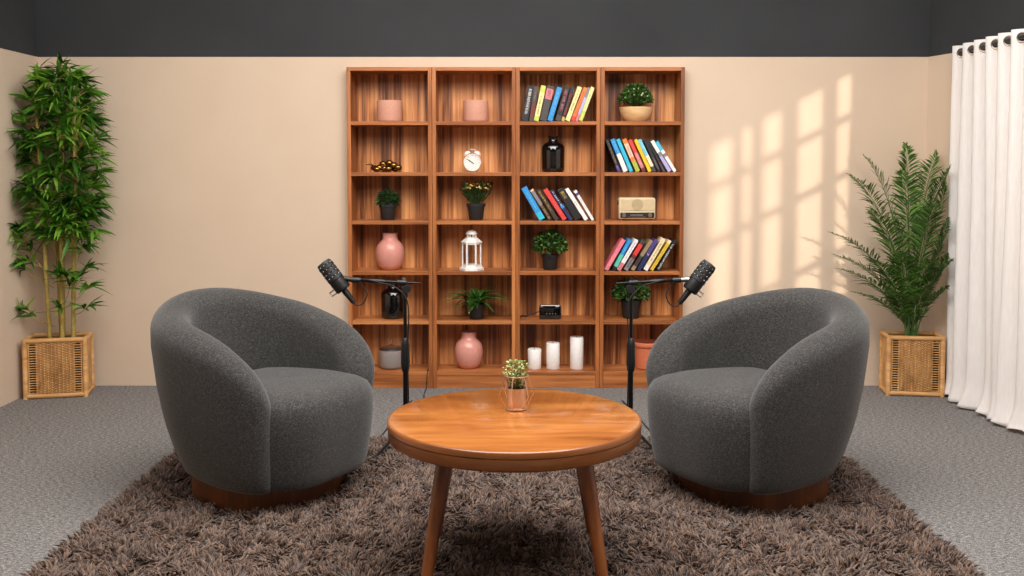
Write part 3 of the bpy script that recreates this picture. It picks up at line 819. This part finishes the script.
for s in (-1, 1):
    m = MB(); Mb = Matrix.Translation((s * .026, 0, cz + .044)) @ Matrix.Rotation(s * R(32), 4, 'Y')
    m.lathe([(.020, 0), (.0195, .005), (.015, .012), (.008, .016), (.001, .0175)], 24, M=Mb); m.tube([Mb @ Vector((0, 0, -.008)), Mb @ Vector((0, 0, .004))], .002, 8); m.build('bell', M_white, t)
    m = MB(); m.tube([(s * .026, -.004, .016), (s * .034, -.004, 0)], [.004, .003], 8); m.build('foot', M_steel, t)
m = MB(); m.tube(catmull([(-.020, 0, cz + .058), (-.012, 0, cz + .068), (0, 0, cz + .071), (.012, 0, cz + .068), (.020, 0, cz + .058)]), .0017, 8); m.build('handle', M_steel, t)
m = MB(); m.tube([(0, 0, cz + .045), (0, 0, cz + .066)], .0015, 6); m.blob((0, 0, cz + .066), .005); m.build('hammer', M_steel, t)
# white lantern
t = thing('lantern', (-.218, SYM - .03, SH[2] + .0005), 'white metal candle lantern on the shelf above the fern', 'lantern')
m = MB(); m.lathe([(.001, 0), (.066, 0), (.066, .012), (.058, .016), (.056, .024), (.001, .024)], 6); m.build('base', M_white, t, angle=20)
for k in range(6):
    a = R(60 * k); x, y = .048 * math.cos(a), .050 * math.sin(a)
    m = MB(); m.box(x - .0045, x + .0045, y - .0045, y + .0045, .024, .148, .001); m.build('post', M_white, t, smooth=False)
    a2 = R(60 * k + 30); c = Vector((.0416 * math.cos(a2), .0433 * math.sin(a2), 0))
    m = MB(); Mx = Matrix.Translation(c) @ Matrix.Rotation(a2 + R(90), 4, 'Z'); m.box(-.021, .021, -.0008, .0008, .032, .140, M=Mx); m.build('pane', M_glass, t, smooth=False)
    for z in (.024, .140):
        m = MB(); m.box(-.0235, .0235, -.0035, .0035, z, z + .008, M=Mx); m.build('rail', M_white, t, smooth=False)
m = MB(); m.lathe([(.058, .148), (.058, .153), (.030, .176), (.026, .177), (.001, .177)], 6); m.build('roof', M_white, t, angle=20)
m = MB()
for k in range(10):
    a = 2 * PI * k / 10; m.tube([(.024 * math.cos(a), .024 * math.sin(a), .176), (.024 * math.cos(a), .024 * math.sin(a), .195)], .003, 6)
m.lathe([(.031, .194), (.031, .199), (.026, .208), (.015, .215), (.001, .218)], 24); m.build('chimney', M_white, t)
# retro radio
t = thing('radio', (.670, SYM - .03, SH[3] + .0005), 'cream retro table radio on the third shelf down', 'radio')
m = MB(); m.box(-.098, .098, -.04, .05, .006, .122, .011); m.build('case', M_cream, t, angle=30)
m = MB(); m.box(-.089, .089, -.0425, -.039, .052, .115, .002); gr = m.build('grille', M_creamd, t, smooth=False)
m = MB(); m.lathe([(.001, 0), (.031, 0), (.031, .002), (.001, .002)], 40, c=(0, -.0425, .084), M=RX); m.build('speaker_ring', plain('speaker_cloth', (180, 158, 122), .8, var=.02), gr)
m = MB(); m.box(-.091, .091, -.043, -.039, .014, .043, .002); dl = m.build('dial_strip', M_dark, t, smooth=False)
m = MB(); m.box(-.038, .030, -.0445, -.043, .026, .033); m.box(-.048, .045, -.0445, -.043, .018, .020); m.build('tuning_scale', M_steel, dl, smooth=False)
for x in (-.072, .068):
    m = MB(); m.lathe([(.001, 0), (.012, 0), (.011, .010), (.009, .012), (.001, .012)], 24, c=(x, -.043, .0285), M=RX); m.build('knob', M_steel, t)
m = MB(); m.box(-.085, -.07, -.03, .04, 0, .008); m.box(.07, .085, -.03, .04, 0, .008); m.build('feet', M_dark, t, smooth=False)
m = MB()
for s in (-1, 1): m.lathe([(.001, 0), (.012, 0), (.012, .006), (.001, .006)], 16, c=(s * .1005 - .003, 0, .095), M=Matrix.Rotation(R(90), 4, 'Y'))
m.build('strap_stud', M_dark, t)
# small black digital clock with its cable
t = thing('digital_clock', (.207, SYM - .02, SH[1] + .0005), 'small black table clock with a cable on the fifth shelf', 'clock')
m = MB(); m.box(-.060, .060, -.03, .03, 0, .072, .008); m.build('case', M_gloss, t, angle=30)
m = MB(); m.box(-.050, .050, -.026, .022, .0715, .0745, .001); m.build('top_plate', M_steel, t, smooth=False)
m = MB()
for x in (-.02, -.004, .012, .028): m.lathe([(.001, 0), (.004, 0), (.004, .002), (.001, .002)], 12, c=(x, -.0305, .03), M=RX)
m.build('button', M_steel, t)
m = MB(); m.tube(catmull([(-.056, .02, .035), (-.075, .015, .03), (-.10, 0, .022), (-.125, -.01, .016), (-.142, -.012, .016), (-.155, 0, .012), (-.16, .03, .004)]), .0026, 8); m.blob((-.132, -.012, .015), .007, (1.6, 1, .8)); m.blob((-.146, -.012, .017), .006, (1.5, 1, .9)); m.build('power_cable', M_cable, t)

# ---- potted plants
def pot(t, rt, rb, h, mat=M_pot):
    m = MB(); m.lathe([(.001, 0), (rb - .003, 0), (rb, .003), (rt - .003, h * .82), (rt + .001, h * .83), (rt + .002, h - .002), (rt, h), (rt - .004, h), (rt - .006, h - .012), (.001, h - .012)], 32); p = m.build('pot', mat, t, angle=40)
    m = MB(); m.lathe([(.001, h - .0115), (rt - .007, h - .0115), (rt - .009, h - .006), (.001, h - .004)], 20); m.build('soil', M_soil, p)
M_bush = leafmat('bush_leaves', [(22, 48, 18), (40, 78, 26), (66, 108, 36), (98, 138, 58)], .5, .15)
M_dgreen = leafmat('dark_grass_leaves', [(16, 40, 18), (30, 64, 26), (52, 92, 38)], .5, .15)
M_fern = leafmat('fern_leaves', [(30, 66, 20), (56, 104, 30), (88, 138, 48)], .45, .2)
M_flower = leafmat('yellow_petals', [(236, 190, 80), (246, 212, 112), (252, 232, 176)], .6, .15)
M_bud = leafmat('pale_buds', [(196, 200, 150), (224, 222, 186)], .6, .1)
def bush(t, z0, rx, rz, n, leafL, leafW, mat, seed, lo=-.45, buds=0):
    r = random.Random(seed); st = MB(); m = MB(); bd = MB()
    for i in range(n):
        th = r.uniform(0, 2 * PI); ph = math.acos(r.uniform(lo, 1)); q = r.uniform(.45, 1) ** .5
        dv = Vector((math.sin(ph) * math.cos(th), math.sin(ph) * math.sin(th), math.cos(ph)))
        p = Vector((dv.x * rx * q, dv.y * min(rx, .082) * q, z0 + rz * dv.z * q))
        d = (dv + Vector((r.gauss(0, .5), r.gauss(0, .5), r.gauss(.25, .4)))).normalized()
        m.leaf(p, d, Vector((r.gauss(0, 1), r.gauss(0, 1), 1)), leafL * r.uniform(.7, 1.2), leafW * r.uniform(.8, 1.2), .2, 3, .2, .5)
        if i % 7 == 0: st.tube([(0, 0, z0 - .02), p * .6 + Vector((0, 0, z0 * .35)), p], .0012, 4)
        if buds and i % buds == 0: m.mi = 1; m.blob(p + dv * .010, .0045, u=6, v=4); m.mi = 0
    m.v = [(x, min(y, .093), z) for x, y, z in m.v]; bd.v = [(x, min(y, .093), z) for x, y, z in bd.v]
    st.build('stems', M_fernstem, t); m.build('foliage', [mat, M_bud], t, smooth=False)
M_fernstem = plain('green_stem', (52, 78, 34), .6)
# small grassy plant
t = thing('potted_plant', (-.672, SYM, SH[3] + .0005), 'small dark grassy plant in a black pot on the third shelf', 'plant', 'plants in black pots')
pot(t, .047, .036, .085); bush(t, .108, .050, .045, 520, .028, .006, M_dgreen, 1)
# yellow flowers
t = thing('potted_flowers', (-.195, SYM, SH[3] + .0005), 'yellow flowering plant in a black pot below the alarm clock', 'plant', 'plants in black pots')
pot(t, .050, .037, .088)
r = random.Random(8); m = MB(); fl_ = MB(); st = MB()
for i in range(560):
    th = r.uniform(0, 2 * PI); q = r.uniform(0, 1) ** .5; z = r.uniform(.088, .19)
    wdt = .028 + .058 * min(1, (z - .08) / .07)
    p = Vector((math.cos(th) * wdt * q, math.sin(th) * wdt * q * .9, z)); d = Vector((math.cos(th) * .45, math.sin(th) * .45, 1))
    m.leaf(p, d, (r.gauss(0, 1), r.gauss(0, 1), .3), r.uniform(.022, .038), .0045, .1, 3, .1, .5)
for i in range(32):
    th = r.uniform(0, 2 * PI); q = r.uniform(0, 1) ** .5
    p = Vector((math.cos(th) * .082 * q, math.sin(th) * .07 * q, r.uniform(.178, .212) - .03 * q * q))
    st.tube([(p.x * .3, p.y * .3, .085), p], .0009, 4)
    for k in range(7):
        a = 2 * PI * k / 7; fl_.leaf(p, (math.cos(a), math.sin(a), .35), (0, 0, 1), .0145, .011, 0, 3, .1, .55)
    fl_.blob(p + Vector((0, -.002, .004)), .0072, (1, 1, .7), u=7, v=5)
st.build('stems', M_fernstem, t); m.build('foliage', M_dgreen, t, smooth=False); fl_.build('flowers', M_flower, t, smooth=False)
# fern
t = thing('potted_fern', (-.192, SYM - .03, SH[1] + .0005), 'arching green fern in a black pot below the lantern', 'plant', 'plants in black pots')
pot(t, .048, .037, .082)
r = random.Random(12); m = MB(); st = MB()
for i in range(44):
    az = r.uniform(0, 2 * PI) if i > 7 else (0, PI, .3, PI - .3, -.3, PI + .3, .1, PI + .1)[i]
    el = r.uniform(.35, 1.25) if i > 7 else r.uniform(.5, .9)
    L = r.uniform(.12, .17) if i > 7 else r.uniform(.18, .215)
    if abs(math.sin(az)) > .5: L = min(L, .115)
    p = Vector((0, 0, .078)); pts = [p.copy()]; n = 14; bd = r.uniform(.9, 1.7)
    for k in range(n):
        e = el - bd * (k / n) ** 1.3
        p = p + Vector((math.cos(az) * math.cos(e), math.sin(az) * math.cos(e), math.sin(e))) * (L / n); pts.append(p.copy())
    st.tube(pts, .0011, 4)
    for k in range(2, n):
        tg = (pts[k + 1 if k < n else k] - pts[k - 1]).normalized(); sd_ = tg.cross(Vector((0, 0, 1))).normalized()
        for s in (-1, 1):
            ll = .026 * math.sin(PI * min(1, .15 + k / n * .85)) + .006
            m.leaf(pts[k], sd_ * s + tg * .9 + Vector((0, 0, .1)), (0, 0, 1), ll, .0085, .1, 3, .1, .4)
    m.leaf(pts[-1], tg, (0, 0, 1), .02, .007, .1, 3)
for i in range(10):  # broad upright centre leaves
    az = r.uniform(0, 2 * PI); m.leaf((0, 0, .075), (math.cos(az) * .5, math.sin(az) * .4, 1), (math.cos(az), math.sin(az), .2), r.uniform(.10, .14), .024, .15, 5, .2, .5)
m.v = [(max(-.195, min(.172, x)), min(y, .112), z) for x, y, z in m.v]; st.v = [(max(-.195, min(.172, x)), min(y, .112), z) for x, y, z in st.v]
st.build('stems', M_fernstem, t); m.build('foliage', M_fern, t, smooth=False)
# round bush in the bowl
t = thing('potted_plant', (.668, SYM, SH[5] + .0005), 'dark green dome plant in a pale wooden bowl at the top right', 'plant')
m = MB(); m.lathe([(.001, 0), (.05, 0), (.056, .004), (.078, .03), (.088, .06), (.091, .079), (.086, .079), (.08, .06), (.05, .05), (.001, .05)], 40); m.build('bowl', M_bowl, t, angle=50)
bush(t, .095, .088, .108, 1000, .022, .010, M_bush, 3, lo=.12, buds=34)
t = thing('potted_plant', (.207, SYM, SH[2] + .0005), 'round leafy green plant in a black pot above the black table clock', 'plant', 'plants in black pots')
pot(t, .047, .036, .082); bush(t, .132, .088, .078, 700, .024, .012, M_bush, 4, buds=0)
t = thing('potted_plant', (.648, SYM, SH[1] + .0005), 'leafy green plant in a black pot behind the right microphone boom', 'plant', 'plants in black pots')
pot(t, .055, .044, .10); bush(t, .135, .092, .072, 700, .025, .012, M_bush, 6)

# ---- books
PALC = {'black': (34, 32, 34), 'char': (70, 64, 62), 'maroon': (112, 46, 42), 'lime': (196, 206, 92), 'paleyellow': (232, 218, 150), 'pinkred': (206, 118, 128), 'blue': (44, 140, 206), 'navy': (40, 48, 92),
        'red': (214, 62, 58), 'orange': (232, 124, 54), 'lilac': (168, 172, 210), 'green': (130, 180, 110), 'cyan': (52, 182, 212), 'white': (236, 230, 226), 'yellow': (240, 196, 40), 'cream': (240, 218, 180), 'pink': (232, 122, 138),
        'teal': (92, 196, 166), 'grey': (132, 126, 128), 'gold': (196, 162, 84), 'lavender': (176, 168, 214), 'peach': (240, 190, 160), 'tan': (150, 128, 96), 'olive': (176, 176, 70), 'sky': (126, 196, 222), 'purple': (78, 68, 130), 'brown': (66, 52, 46), 'mustard': (214, 180, 60)}
def cover(c): return plain('cover_' + c, PALC[c], .45, var=.04)
def book(x, row, wpx, lean, h, bands, letter, label, group, depth=.135):
    """x: resting corner on the shelf; lean>0 leans right; bands: [(upto fraction from the foot, colour)]"""
    tk = wpx
    t = thing('book', (x, YF + .012 + .0006 * (int(abs(x) * 1000) % 9), SH[row] + .0004), label, 'book', group)
    t.rotation_euler = (0, R(lean), 0)
    x0, x1 = (-tk, 0) if lean > 0 else (0, tk)
    names = []; 
    for _, c in bands:
        if c not in names: names.append(c)
    m = MB(); z0 = 0.0; b = .0016
    for fr, c in bands:
        z1 = h * fr; m.mi = names.index(c)
        m.box(x0, x0 + b, .001, depth, z0, z1); m.box(x1 - b, x1, .001, depth, z0, z1)
        m.box(x0, x1, 0, .0018, z0, z1)
        z0 = z1
    m.build('cover', [cover(c) for c in names], t, smooth=False)
    m = MB(); m.box(x0 + b, x1 - b, .002, depth - .003, .003, h - .003); m.build('pages', M_paper, t, smooth=False)
    if letter:
        lc, a0, a1, rel = letter
        r = random.Random(int(x * 9973) + row); m = MB(); z = h * a0; xm = (x0 + x1) / 2; hw = tk * rel / 2
        while z < h * a1:
            dz = r.uniform(.0035, .0065)
            k = r.choice((0, 1, 2))
            m.box(xm - hw, xm + hw * (.2 if k == 1 else 1), -.0006, .0004, z, z + dz * .32)
            if k != 2: m.box(xm - hw * .2 if k else xm - hw, xm + hw, -.0006, .0004, z + dz * .5, z + dz * .75)
            z += dz * 1.15 + (.006 if r.random() < .14 else 0)
        m.build('spine_lettering', cover(lc), t, smooth=False)
    return t
def quad(x, tk, h, a):
    x0, x1 = (-tk, 0) if a > 0 else (0, tk)
    return [(x + u * math.cos(a) + v * math.sin(a), -u * math.sin(a) + v * math.cos(a)) for u, v in ((x0, 0), (x1, 0), (x1, h), (x0, h))]
def hit(p, q):
    for P in (p, q):
        for i in range(4):
            ax = (P[(i + 1) % 4][1] - P[i][1], P[i][0] - P[(i + 1) % 4][0])
            a = [c[0] * ax[0] + c[1] * ax[1] for c in p]; b = [c[0] * ax[0] + c[1] * ax[1] for c in q]
            if max(a) <= min(b) + 1e-6 or max(b) <= min(a) + 1e-6: return False
    return True
def row(origin, sc, row_i, group, items):
    prev = None
    for (bl_, br_, tl_, h, bands, letter, label) in items:
        k = YF / F / sc
        lean = math.asin(max(-.7, min(.7, (tl_ - bl_) * k / h)))
        tk = max(.012, (br_ - bl_) * k * math.cos(lean) * .97)
        corner = br_ if lean > 0 else bl_
        x = (origin + corner / sc - 512) * k * sc
        for _ in range(60):
            q = quad(x, tk, h, lean)
            if prev is None or not hit(prev, q): break
            x += .0006; tk = max(.0115, tk - .0003)
        prev = q
        book(x, row_i, tk, math.degrees(lean), h, bands, letter, label, group)
g1 = 'books on the top shelf above the black vase'
row(510, 7.2, 5, g1, [
    (80, 128, 126, .186, [(1, 'black')], ('white', .2, .9, .45), 'black book with white spine lettering, first on the left of the top row'),
    (134, 166, 172, .183, [(.12, 'char'), (.52, 'maroon'), (1, 'char')], ('grey', .6, .9, .4), 'charcoal and maroon book, second from the left of the top row'),
    (168, 205, 222, .190, [(.14, 'lime'), (.8, 'paleyellow'), (1, 'lime')], ('char', .2, .7, .3), 'lime and pale yellow book, third in the top row'),
    (209, 260, 266, .187, [(.62, 'char'), (.92, 'pinkred'), (1, 'char')], ('black', .66, .88, .5), 'thick charcoal book with a pink upper spine in the top row'),
    (264, 303, 336, .184, [(1, 'blue')], ('sky', .2, .85, .3), 'bright blue book in the middle of the top row'),
    (322, 362, 392, .187, [(.16, 'char'), (1, 'black')], ('pinkred', .3, .92, .5), 'black book with pink lettering just right of the blue one'),
    (365, 390, 437, .186, [(.12, 'gold'), (1, 'black')], ('red', .2, .85, .5), 'narrow black book with red lettering in the top row'),
    (393, 428, 482, .190, [(1, 'paleyellow')], ('tan', .3, .9, .4), 'pale yellow book right of the black books in the top row'),
    (433, 462, 526, .188, [(.14, 'red'), (1, 'orange')], ('red', .2, .9, .5), 'red-orange book near the right end of the top row'),
    (466, 488, 556, .188, [(.2, 'pinkred'), (.7, 'lilac'), (1, 'grey')], None, 'slim lilac and grey book, second from the right of the top row'),
    (490, 519, 578, .188, [(.3, 'lime'), (1, 'paleyellow')], ('green', .25, .8, .3), 'pale yellow-green book ending the top row on the right')])
g2 = 'books on the second shelf of the right bookcase'
row(600, 11.38, 4, g2, [
    (207, 245, 62, .182, [(.2, 'purple'), (1, 'black')], ('tan', .12, .95, .6), 'black book with tan lettering at the left end of the second row'),
    (272, 328, 118, .186, [(.55, 'white'), (1, 'blue')], ('sky', .6, .95, .5), 'blue book with a white lower spine in the second row'),
    (342, 388, 184, .187, [(1, 'cyan')], ('sky', .06, .2, .5), 'plain cyan book in the second row'),
    (412, 466, 252, .187, [(.32, 'olive'), (.44, 'orange'), (.86, 'peach'), (1, 'orange')], ('red', .5, .8, .3), 'orange and peach book with an olive foot in the second row'),
    (486, 532, 320, .185, [(.12, 'maroon'), (.6, 'pinkred'), (1, 'red')], ('peach', .2, .55, .4), 'red book with a pink lower half in the second row'),
    (556, 598, 388, .186, [(1, 'yellow')], ('mustard', .2, .9, .35), 'bright yellow book in the middle of the second row'),
    (606, 650, 430, .188, [(.16, 'char'), (.5, 'cream'), (1, 'sky')], None, 'sky blue and cream book right of the yellow one'),
    (662, 704, 498, .183, [(1, 'black')], ('grey', .1, .45, .5), 'black book right of the sky blue one in the second row'),
    (712, 750, 535, .182, [(.3, 'char'), (1, 'black')], ('maroon', .1, .42, .6), 'black book with maroon marks left of the white and lavender one'),
    (770, 822, 566, .188, [(.5, 'lavender'), (.62, 'grey'), (1, 'white')], None, 'white and lavender book, second from the right of the second row'),
    (842, 886, 630, .186, [(.5, 'white'), (.6, 'grey'), (.72, 'white'), (1, 'cyan')], ('sky', .7, .95, .4), 'white book with a cyan top closing the second row on the right')])
g3 = 'books on the third shelf below the black bottle vase'
row(515, 11.38, 3, g3, [
    (282, 362, 72, .196, [(.22, 'cyan'), (1, 'blue')], ('sky', .3, .85, .3), 'thick blue book leaning at the left end of the third row'),
    (388, 436, 172, .190, [(.5, 'brown'), (.95, 'grey'), (1, 'peach')], ('gold', .06, .5, .6), 'grey and brown book with gold marks, second in the third row'),
    (462, 516, 246, .188, [(1, 'brown')], ('gold', .3, .92, .4), 'dark brown book left of the red one in the third row'),
    (548, 612, 322, .193, [(1, 'red')], ('pinkred', .2, .6, .3), 'red book in the middle of the third row'),
    (628, 674, 402, .188, [(.4, 'navy'), (.5, 'blue'), (1, 'navy')], ('white', .5, .95, .4), 'navy book with white lettering right of the red one'),
    (690, 782, 484, .186, [(1, 'black')], ('gold', .7, .92, .5), 'thick black book with a gold emblem in the third row'),
    (798, 852, 570, .197, [(1, 'white')], ('grey', .48, .56, .4), 'white book right of the thick black one'),
    (878, 916, 672, .184, [(.84, 'white'), (.92, 'purple'), (1, 'white')], ('lavender', .4, .8, .3), 'slim white book with a purple stripe ending the third row')])
g4 = 'books on the fourth shelf of the right bookcase'
row(600, 11.38, 2, g4, [
    (42, 96, 245, .190, [(.14, 'pinkred'), (1, 'pink')], ('peach', .2, .6, .3), 'pink book at the left end of the fourth row'),
    (134, 182, 320, .188, [(.12, 'black'), (.5, 'teal'), (1, 'blue')], ('sky', .3, .8, .3), 'blue book with a teal lower half in the fourth row'),
    (184, 238, 392, .190, [(.24, 'pinkred'), (1, 'white')], ('lavender', .4, .9, .3), 'white book with a pink foot in the fourth row'),
    (266, 322, 470, .188, [(.38, 'grey'), (.5, 'maroon'), (.85, 'red'), (1, 'char')], ('char', .1, .35, .5), 'red and grey book in the fourth row'),
    (345, 396, 562, .190, [(.14, 'tan'), (.48, 'brown'), (1, 'tan')], ('teal', .46, .52, .6), 'tan and brown book right of the red and grey one'),
    (415, 466, 620, .190, [(.5, 'navy'), (1, 'purple')], ('white', .5, .53, .5), 'navy and purple book in the fourth row'),
    (490, 548, 700, .196, [(.14, 'white'), (1, 'cream')], ('tan', .3, .9, .4), 'thick cream book in the fourth row'),
    (568, 612, 780, .188, [(.9, 'mustard'), (1, 'cream')], ('olive', .2, .8, .3), 'mustard yellow book, second from the right of the fourth row'),
    (638, 684, 840, .188, [(1, 'black')], ('white', .05, .85, .5), 'black book with white lettering at the right end of the fourth row')])

# ------------------------------------------------------------------ table centrepiece
t = thing('table_planter', (.013, 2.87, TH + .0006), 'copper cup of green sprigs in a wire frame on the round table', 'plant')
m = MB(); m.lathe([(.001, .004), (.027, .004), (.029, .008), (.0285, .02), (.0285, .064), (.027, .064), (.027, .012), (.001, .01)], 36); m.build('cup', M_copper, t)
m = MB(); m.lathe([(.0285, .0645), (.030, .102), (.0288, .102), (.0272, .0645)], 36, cap=False); m.build('glass_rim', M_glass, t)
m = MB()
for k in range(6):
    a = R(60 * k + 12); c, s = math.cos(a), math.sin(a)
    m.tube([(.030 * c, .030 * s, .003), (.051 * c, .051 * s, .044), (.034 * c, .034 * s, .100)], .0016, 6)
for rr, z in ((.030, .003), (.034, .100)):
    m.tube([(rr * math.cos(2 * PI * k / 36), rr * math.sin(2 * PI * k / 36), z) for k in range(36)], .0022, 8, closed=True)
m.build('wire_frame', M_copper, t)
M_sprig = leafmat('sprig_leaves', [(74, 104, 44), (120, 146, 74), (176, 190, 116), (214, 218, 156)], .5, .2)
r = random.Random(2); m = MB(); st = MB()
for i in range(230):
    th = r.uniform(0, 2 * PI); q = r.uniform(0, 1) ** .5; z = r.uniform(.07, .142)
    wd = .022 if z < .1 else .037 * math.sqrt(max(.1, 1 - ((z - .112) / .034) ** 2))
    p = Vector((math.cos(th) * wd * q, math.sin(th) * wd * q, z))
    m.leaf(p, (math.cos(th) + r.gauss(0, .4), math.sin(th) + r.gauss(0, .4), r.uniform(.1, 1)), (r.gauss(0, .5), r.gauss(0, .5), 1), r.uniform(.008, .014), .007, .1, 3, .2, .5)
    if i % 8 == 0: st.tube([(p.x * .3, p.y * .3, .03), p], .0008, 4)
st.build('stems', M_fernstem, t); m.build('foliage', M_sprig, t, smooth=False)

# ------------------------------------------------------------------ microphone stands and microphones
def mic_set(side, base, where, ang):
    """side: -1 boom reaches left, +1 reaches right (local x is mirrored)"""
    bx, by = base; zj = .703; BL_ = .217 if side < 0 else .204
    s = side
    t = thing('microphone_stand', (bx, by, .012 if by < RY1 else 0.0), 'black tripod microphone boom stand behind the %s armchair' % where, 'microphone stand', 'black microphone boom stands')
    z0 = t.location.z
    m = MB(); m.tube([(0, 0, .06), (0, 0, .33)], .0105, 14); m.build('lower_tube', M_blackmetal, t)
    m = MB(); m.tube([(0, 0, .32), (0, 0, zj - .01 - z0)], .0075, 14); m.build('upper_tube', M_blackmetal, t)
    m = MB(); m.tube([(0, 0, .315), (0, 0, .325), (0, 0, .35), (0, 0, .43), (0, 0, .455), (0, 0, .46)], [.011, .016, .019, .0175, .0125, .009], 16); m.build('grip', M_black, t)
    m = MB(); m.lathe([(.001, .055), (.02, .055), (.021, .06), (.021, .1), (.016, .106), (.001, .106)], 20); m.build('leg_hub', M_black, t)
    for a in (-118 if s < 0 else -62, 2 if s < 0 else 178, 100 if s < 0 else 80):
        c, q = math.cos(R(a)), math.sin(R(a)); m = MB()
        m.tube([(c * .018, q * .018, .085), (c * .22, q * .22, .010)], .006, 10); lg = m.build('leg', M_blackmetal, t)
        m = MB(); m.tube([(c * .212, q * .212, .0125), (c * .236, q * .236, .008)], .0085, 10); m.build('rubber_foot', M_black, lg)
    zz = zj - z0
    # clutch, boom
    m = MB(); m.lathe([(.001, -.012), (.016, -.012), (.018, -.009), (.018, .009), (.016, .012), (.001, .012)], 24, c=(-s * .008, -.016, zz - .024), M=Matrix.Rotation(R(90), 4, 'X')); m.tube([(0, 0, zz - .06), (0, 0, zz - .005)], .0125, 14); m.build('boom_clutch', M_black, t)
    m = MB(); P0 = Vector((-s * .065, -.012, zz - .001)); P1 = Vector((s * BL_, -.012, zz + .014))
    m.tube([P0, P0.lerp(P1, .22), P0.lerp(P1, .23), P1], [.0045, .0045, .0065, .0065], 12); bo = m.build('boom', M_blackmetal, t)
    for pts, rr in (([.20, .34], .011), ([.52, .56, .72, .78], [.007, .0095, .0095, .007]), ([.86, .90, 1], [.008, .0125, .0125])):
        m = MB(); m.tube([P0.lerp(P1, q) for q in pts], rr, 14); m.build('collar', M_black, bo)
    m = MB(); m.lathe([(.001, 0), (.007, 0), (.007, .012), (.001, .012)], 16, c=P0.lerp(P1, .24) + Vector((0, 0, .008))); m.build('tightening_knob', M_steel if s < 0 else M_black, bo)
    # microphone hung on the boom end
    tip = Vector((bx, by, z0)) + P1
    ax = Vector((s * math.sin(ang), 0, math.cos(ang)))           # tail -> head
    mc = tip + Vector((s * .060, 0, -.008 if s < 0 else -.012))                       # body centre by the yoke
    k = thing('microphone', mc, 'black broadcast microphone above the %s armchair' % where, 'microphone', 'black broadcast microphones')
    Q = Vector((0, 0, 1)).rotation_difference(ax).to_matrix().to_4x4() @ Matrix.Scale(.94, 4)
    m = MB(); m.lathe([(.001, -.046), (.030, -.046), (.034, -.042), (.0355, -.036), (.0355, .01), (.001, .01)], 36, M=Q); m.build('body', M_black, k)
    m = MB(); prof = [(.001, .010)]
    z = .010
    for i in range(4):
        prof += [(.033, z), (.0365, z + .003), (.0365, z + .017), (.033, z + .0195)]; z += .0205
    prof += [(.0345, z), (.0345, z + .006), (.030, z + .014), (.001, z + .017)]
    m.lathe(prof, 36, M=Q); gm = m.build('grille', plain('mic_mesh', (30, 30, 31), .6, var=.4), k)
    m = MB()
    for i in range(4):
        for a in (-150, -120, -90, -60, -30):
            zz_ = .010 + .0205 * i + .0198; v = Q @ Vector((.0355 * math.cos(R(a)), .0355 * math.sin(R(a)), zz_)); m.blob(v, .0026, u=8, v=5)
    m.build('stud', M_steel, gm)
    m = MB(); m.lathe([(.001, -.118), (.009, -.118), (.011, -.112), (.0135, -.07), (.0145, -.052), (.0145, -.045), (.001, -.045)], 24, M=Q); m.build('plug', M_black, k)
    # yoke: bracket to the boom, loop on the far side
    pp = Vector((ax.z, 0, -ax.x)) * s        # perpendicular, away from the boom
    m = MB(); A = -pp * .030 + ax * -.006; Bp = tip - mc
    m.tube([A, A.lerp(Bp, .5), Bp], [.012, .011, .010], 12); m.build('yoke', M_black if s < 0 else M_steel, k)
    m = MB(); c0 = pp * .032 + ax * -.018; m.tube([c0, c0 + pp * .024, c0 + pp * .024 - ax * .017, c0 - ax * .017], .003, 8); m.build('loop_bracket', M_steel, k)
    # cable
    tail = mc + ax * -.111
    y = by - .012
    pts = [tail, tail - ax * .012, tail + Vector((-s * .035, 0, -.004)), tail + Vector((-s * .055, -.004, .04)), Vector((tip.x - s * .035, y - .006, tip.z - .012)), Vector((tip.x - s * .05, y - .012, tip.z + .004)), Vector((tip.x - s * .12, y - .011, tip.z - .012)), Vector((bx + s * .03, y - .012, zj - .02)), Vector((bx - s * .016, by - .03, zj - .09)), Vector((bx - s * .012, by - .022, .42)), Vector((bx - s * .016, by - .024, .2)), Vector((bx - s * .02, by - .04, .05)), Vector((bx + s * .10, by - .10, .03)), Vector((bx + s * .13, by + .12, .02 if by + .12 < RY1 else .006)), Vector((bx + s * .10, by + .5, .006)), Vector((bx + s * .06, by + .85, .006))]
    m = MB(); m.tube(catmull(pts, 6), .0026, 8)
    o = m.build('microphone_cable', M_cable)
    tag(o, 'thin black cable from the microphone by the %s armchair' % where, 'cable', 'microphone cables')
mic_set(-1, (-.446, 4.08), 'left', R(37))
mic_set(1, (.497, 4.08), 'right', R(37))
# wire hanging from the leftmost bookcase
m = MB(); m.tube(catmull([(-.452, YF + .05, SH[0] + .004), (-.452, YF + .0, SH[0] + .006), (-.455, YF - .012, .06), (-.458, YF - .02, .006), (-.455, YF - .2, .005), (-.42, YF - .45, .005)]), .0022, 8)
tag(m.build('power_cable', M_cable), 'thin dark wire hanging from the bottom shelf to the floor', 'cable')
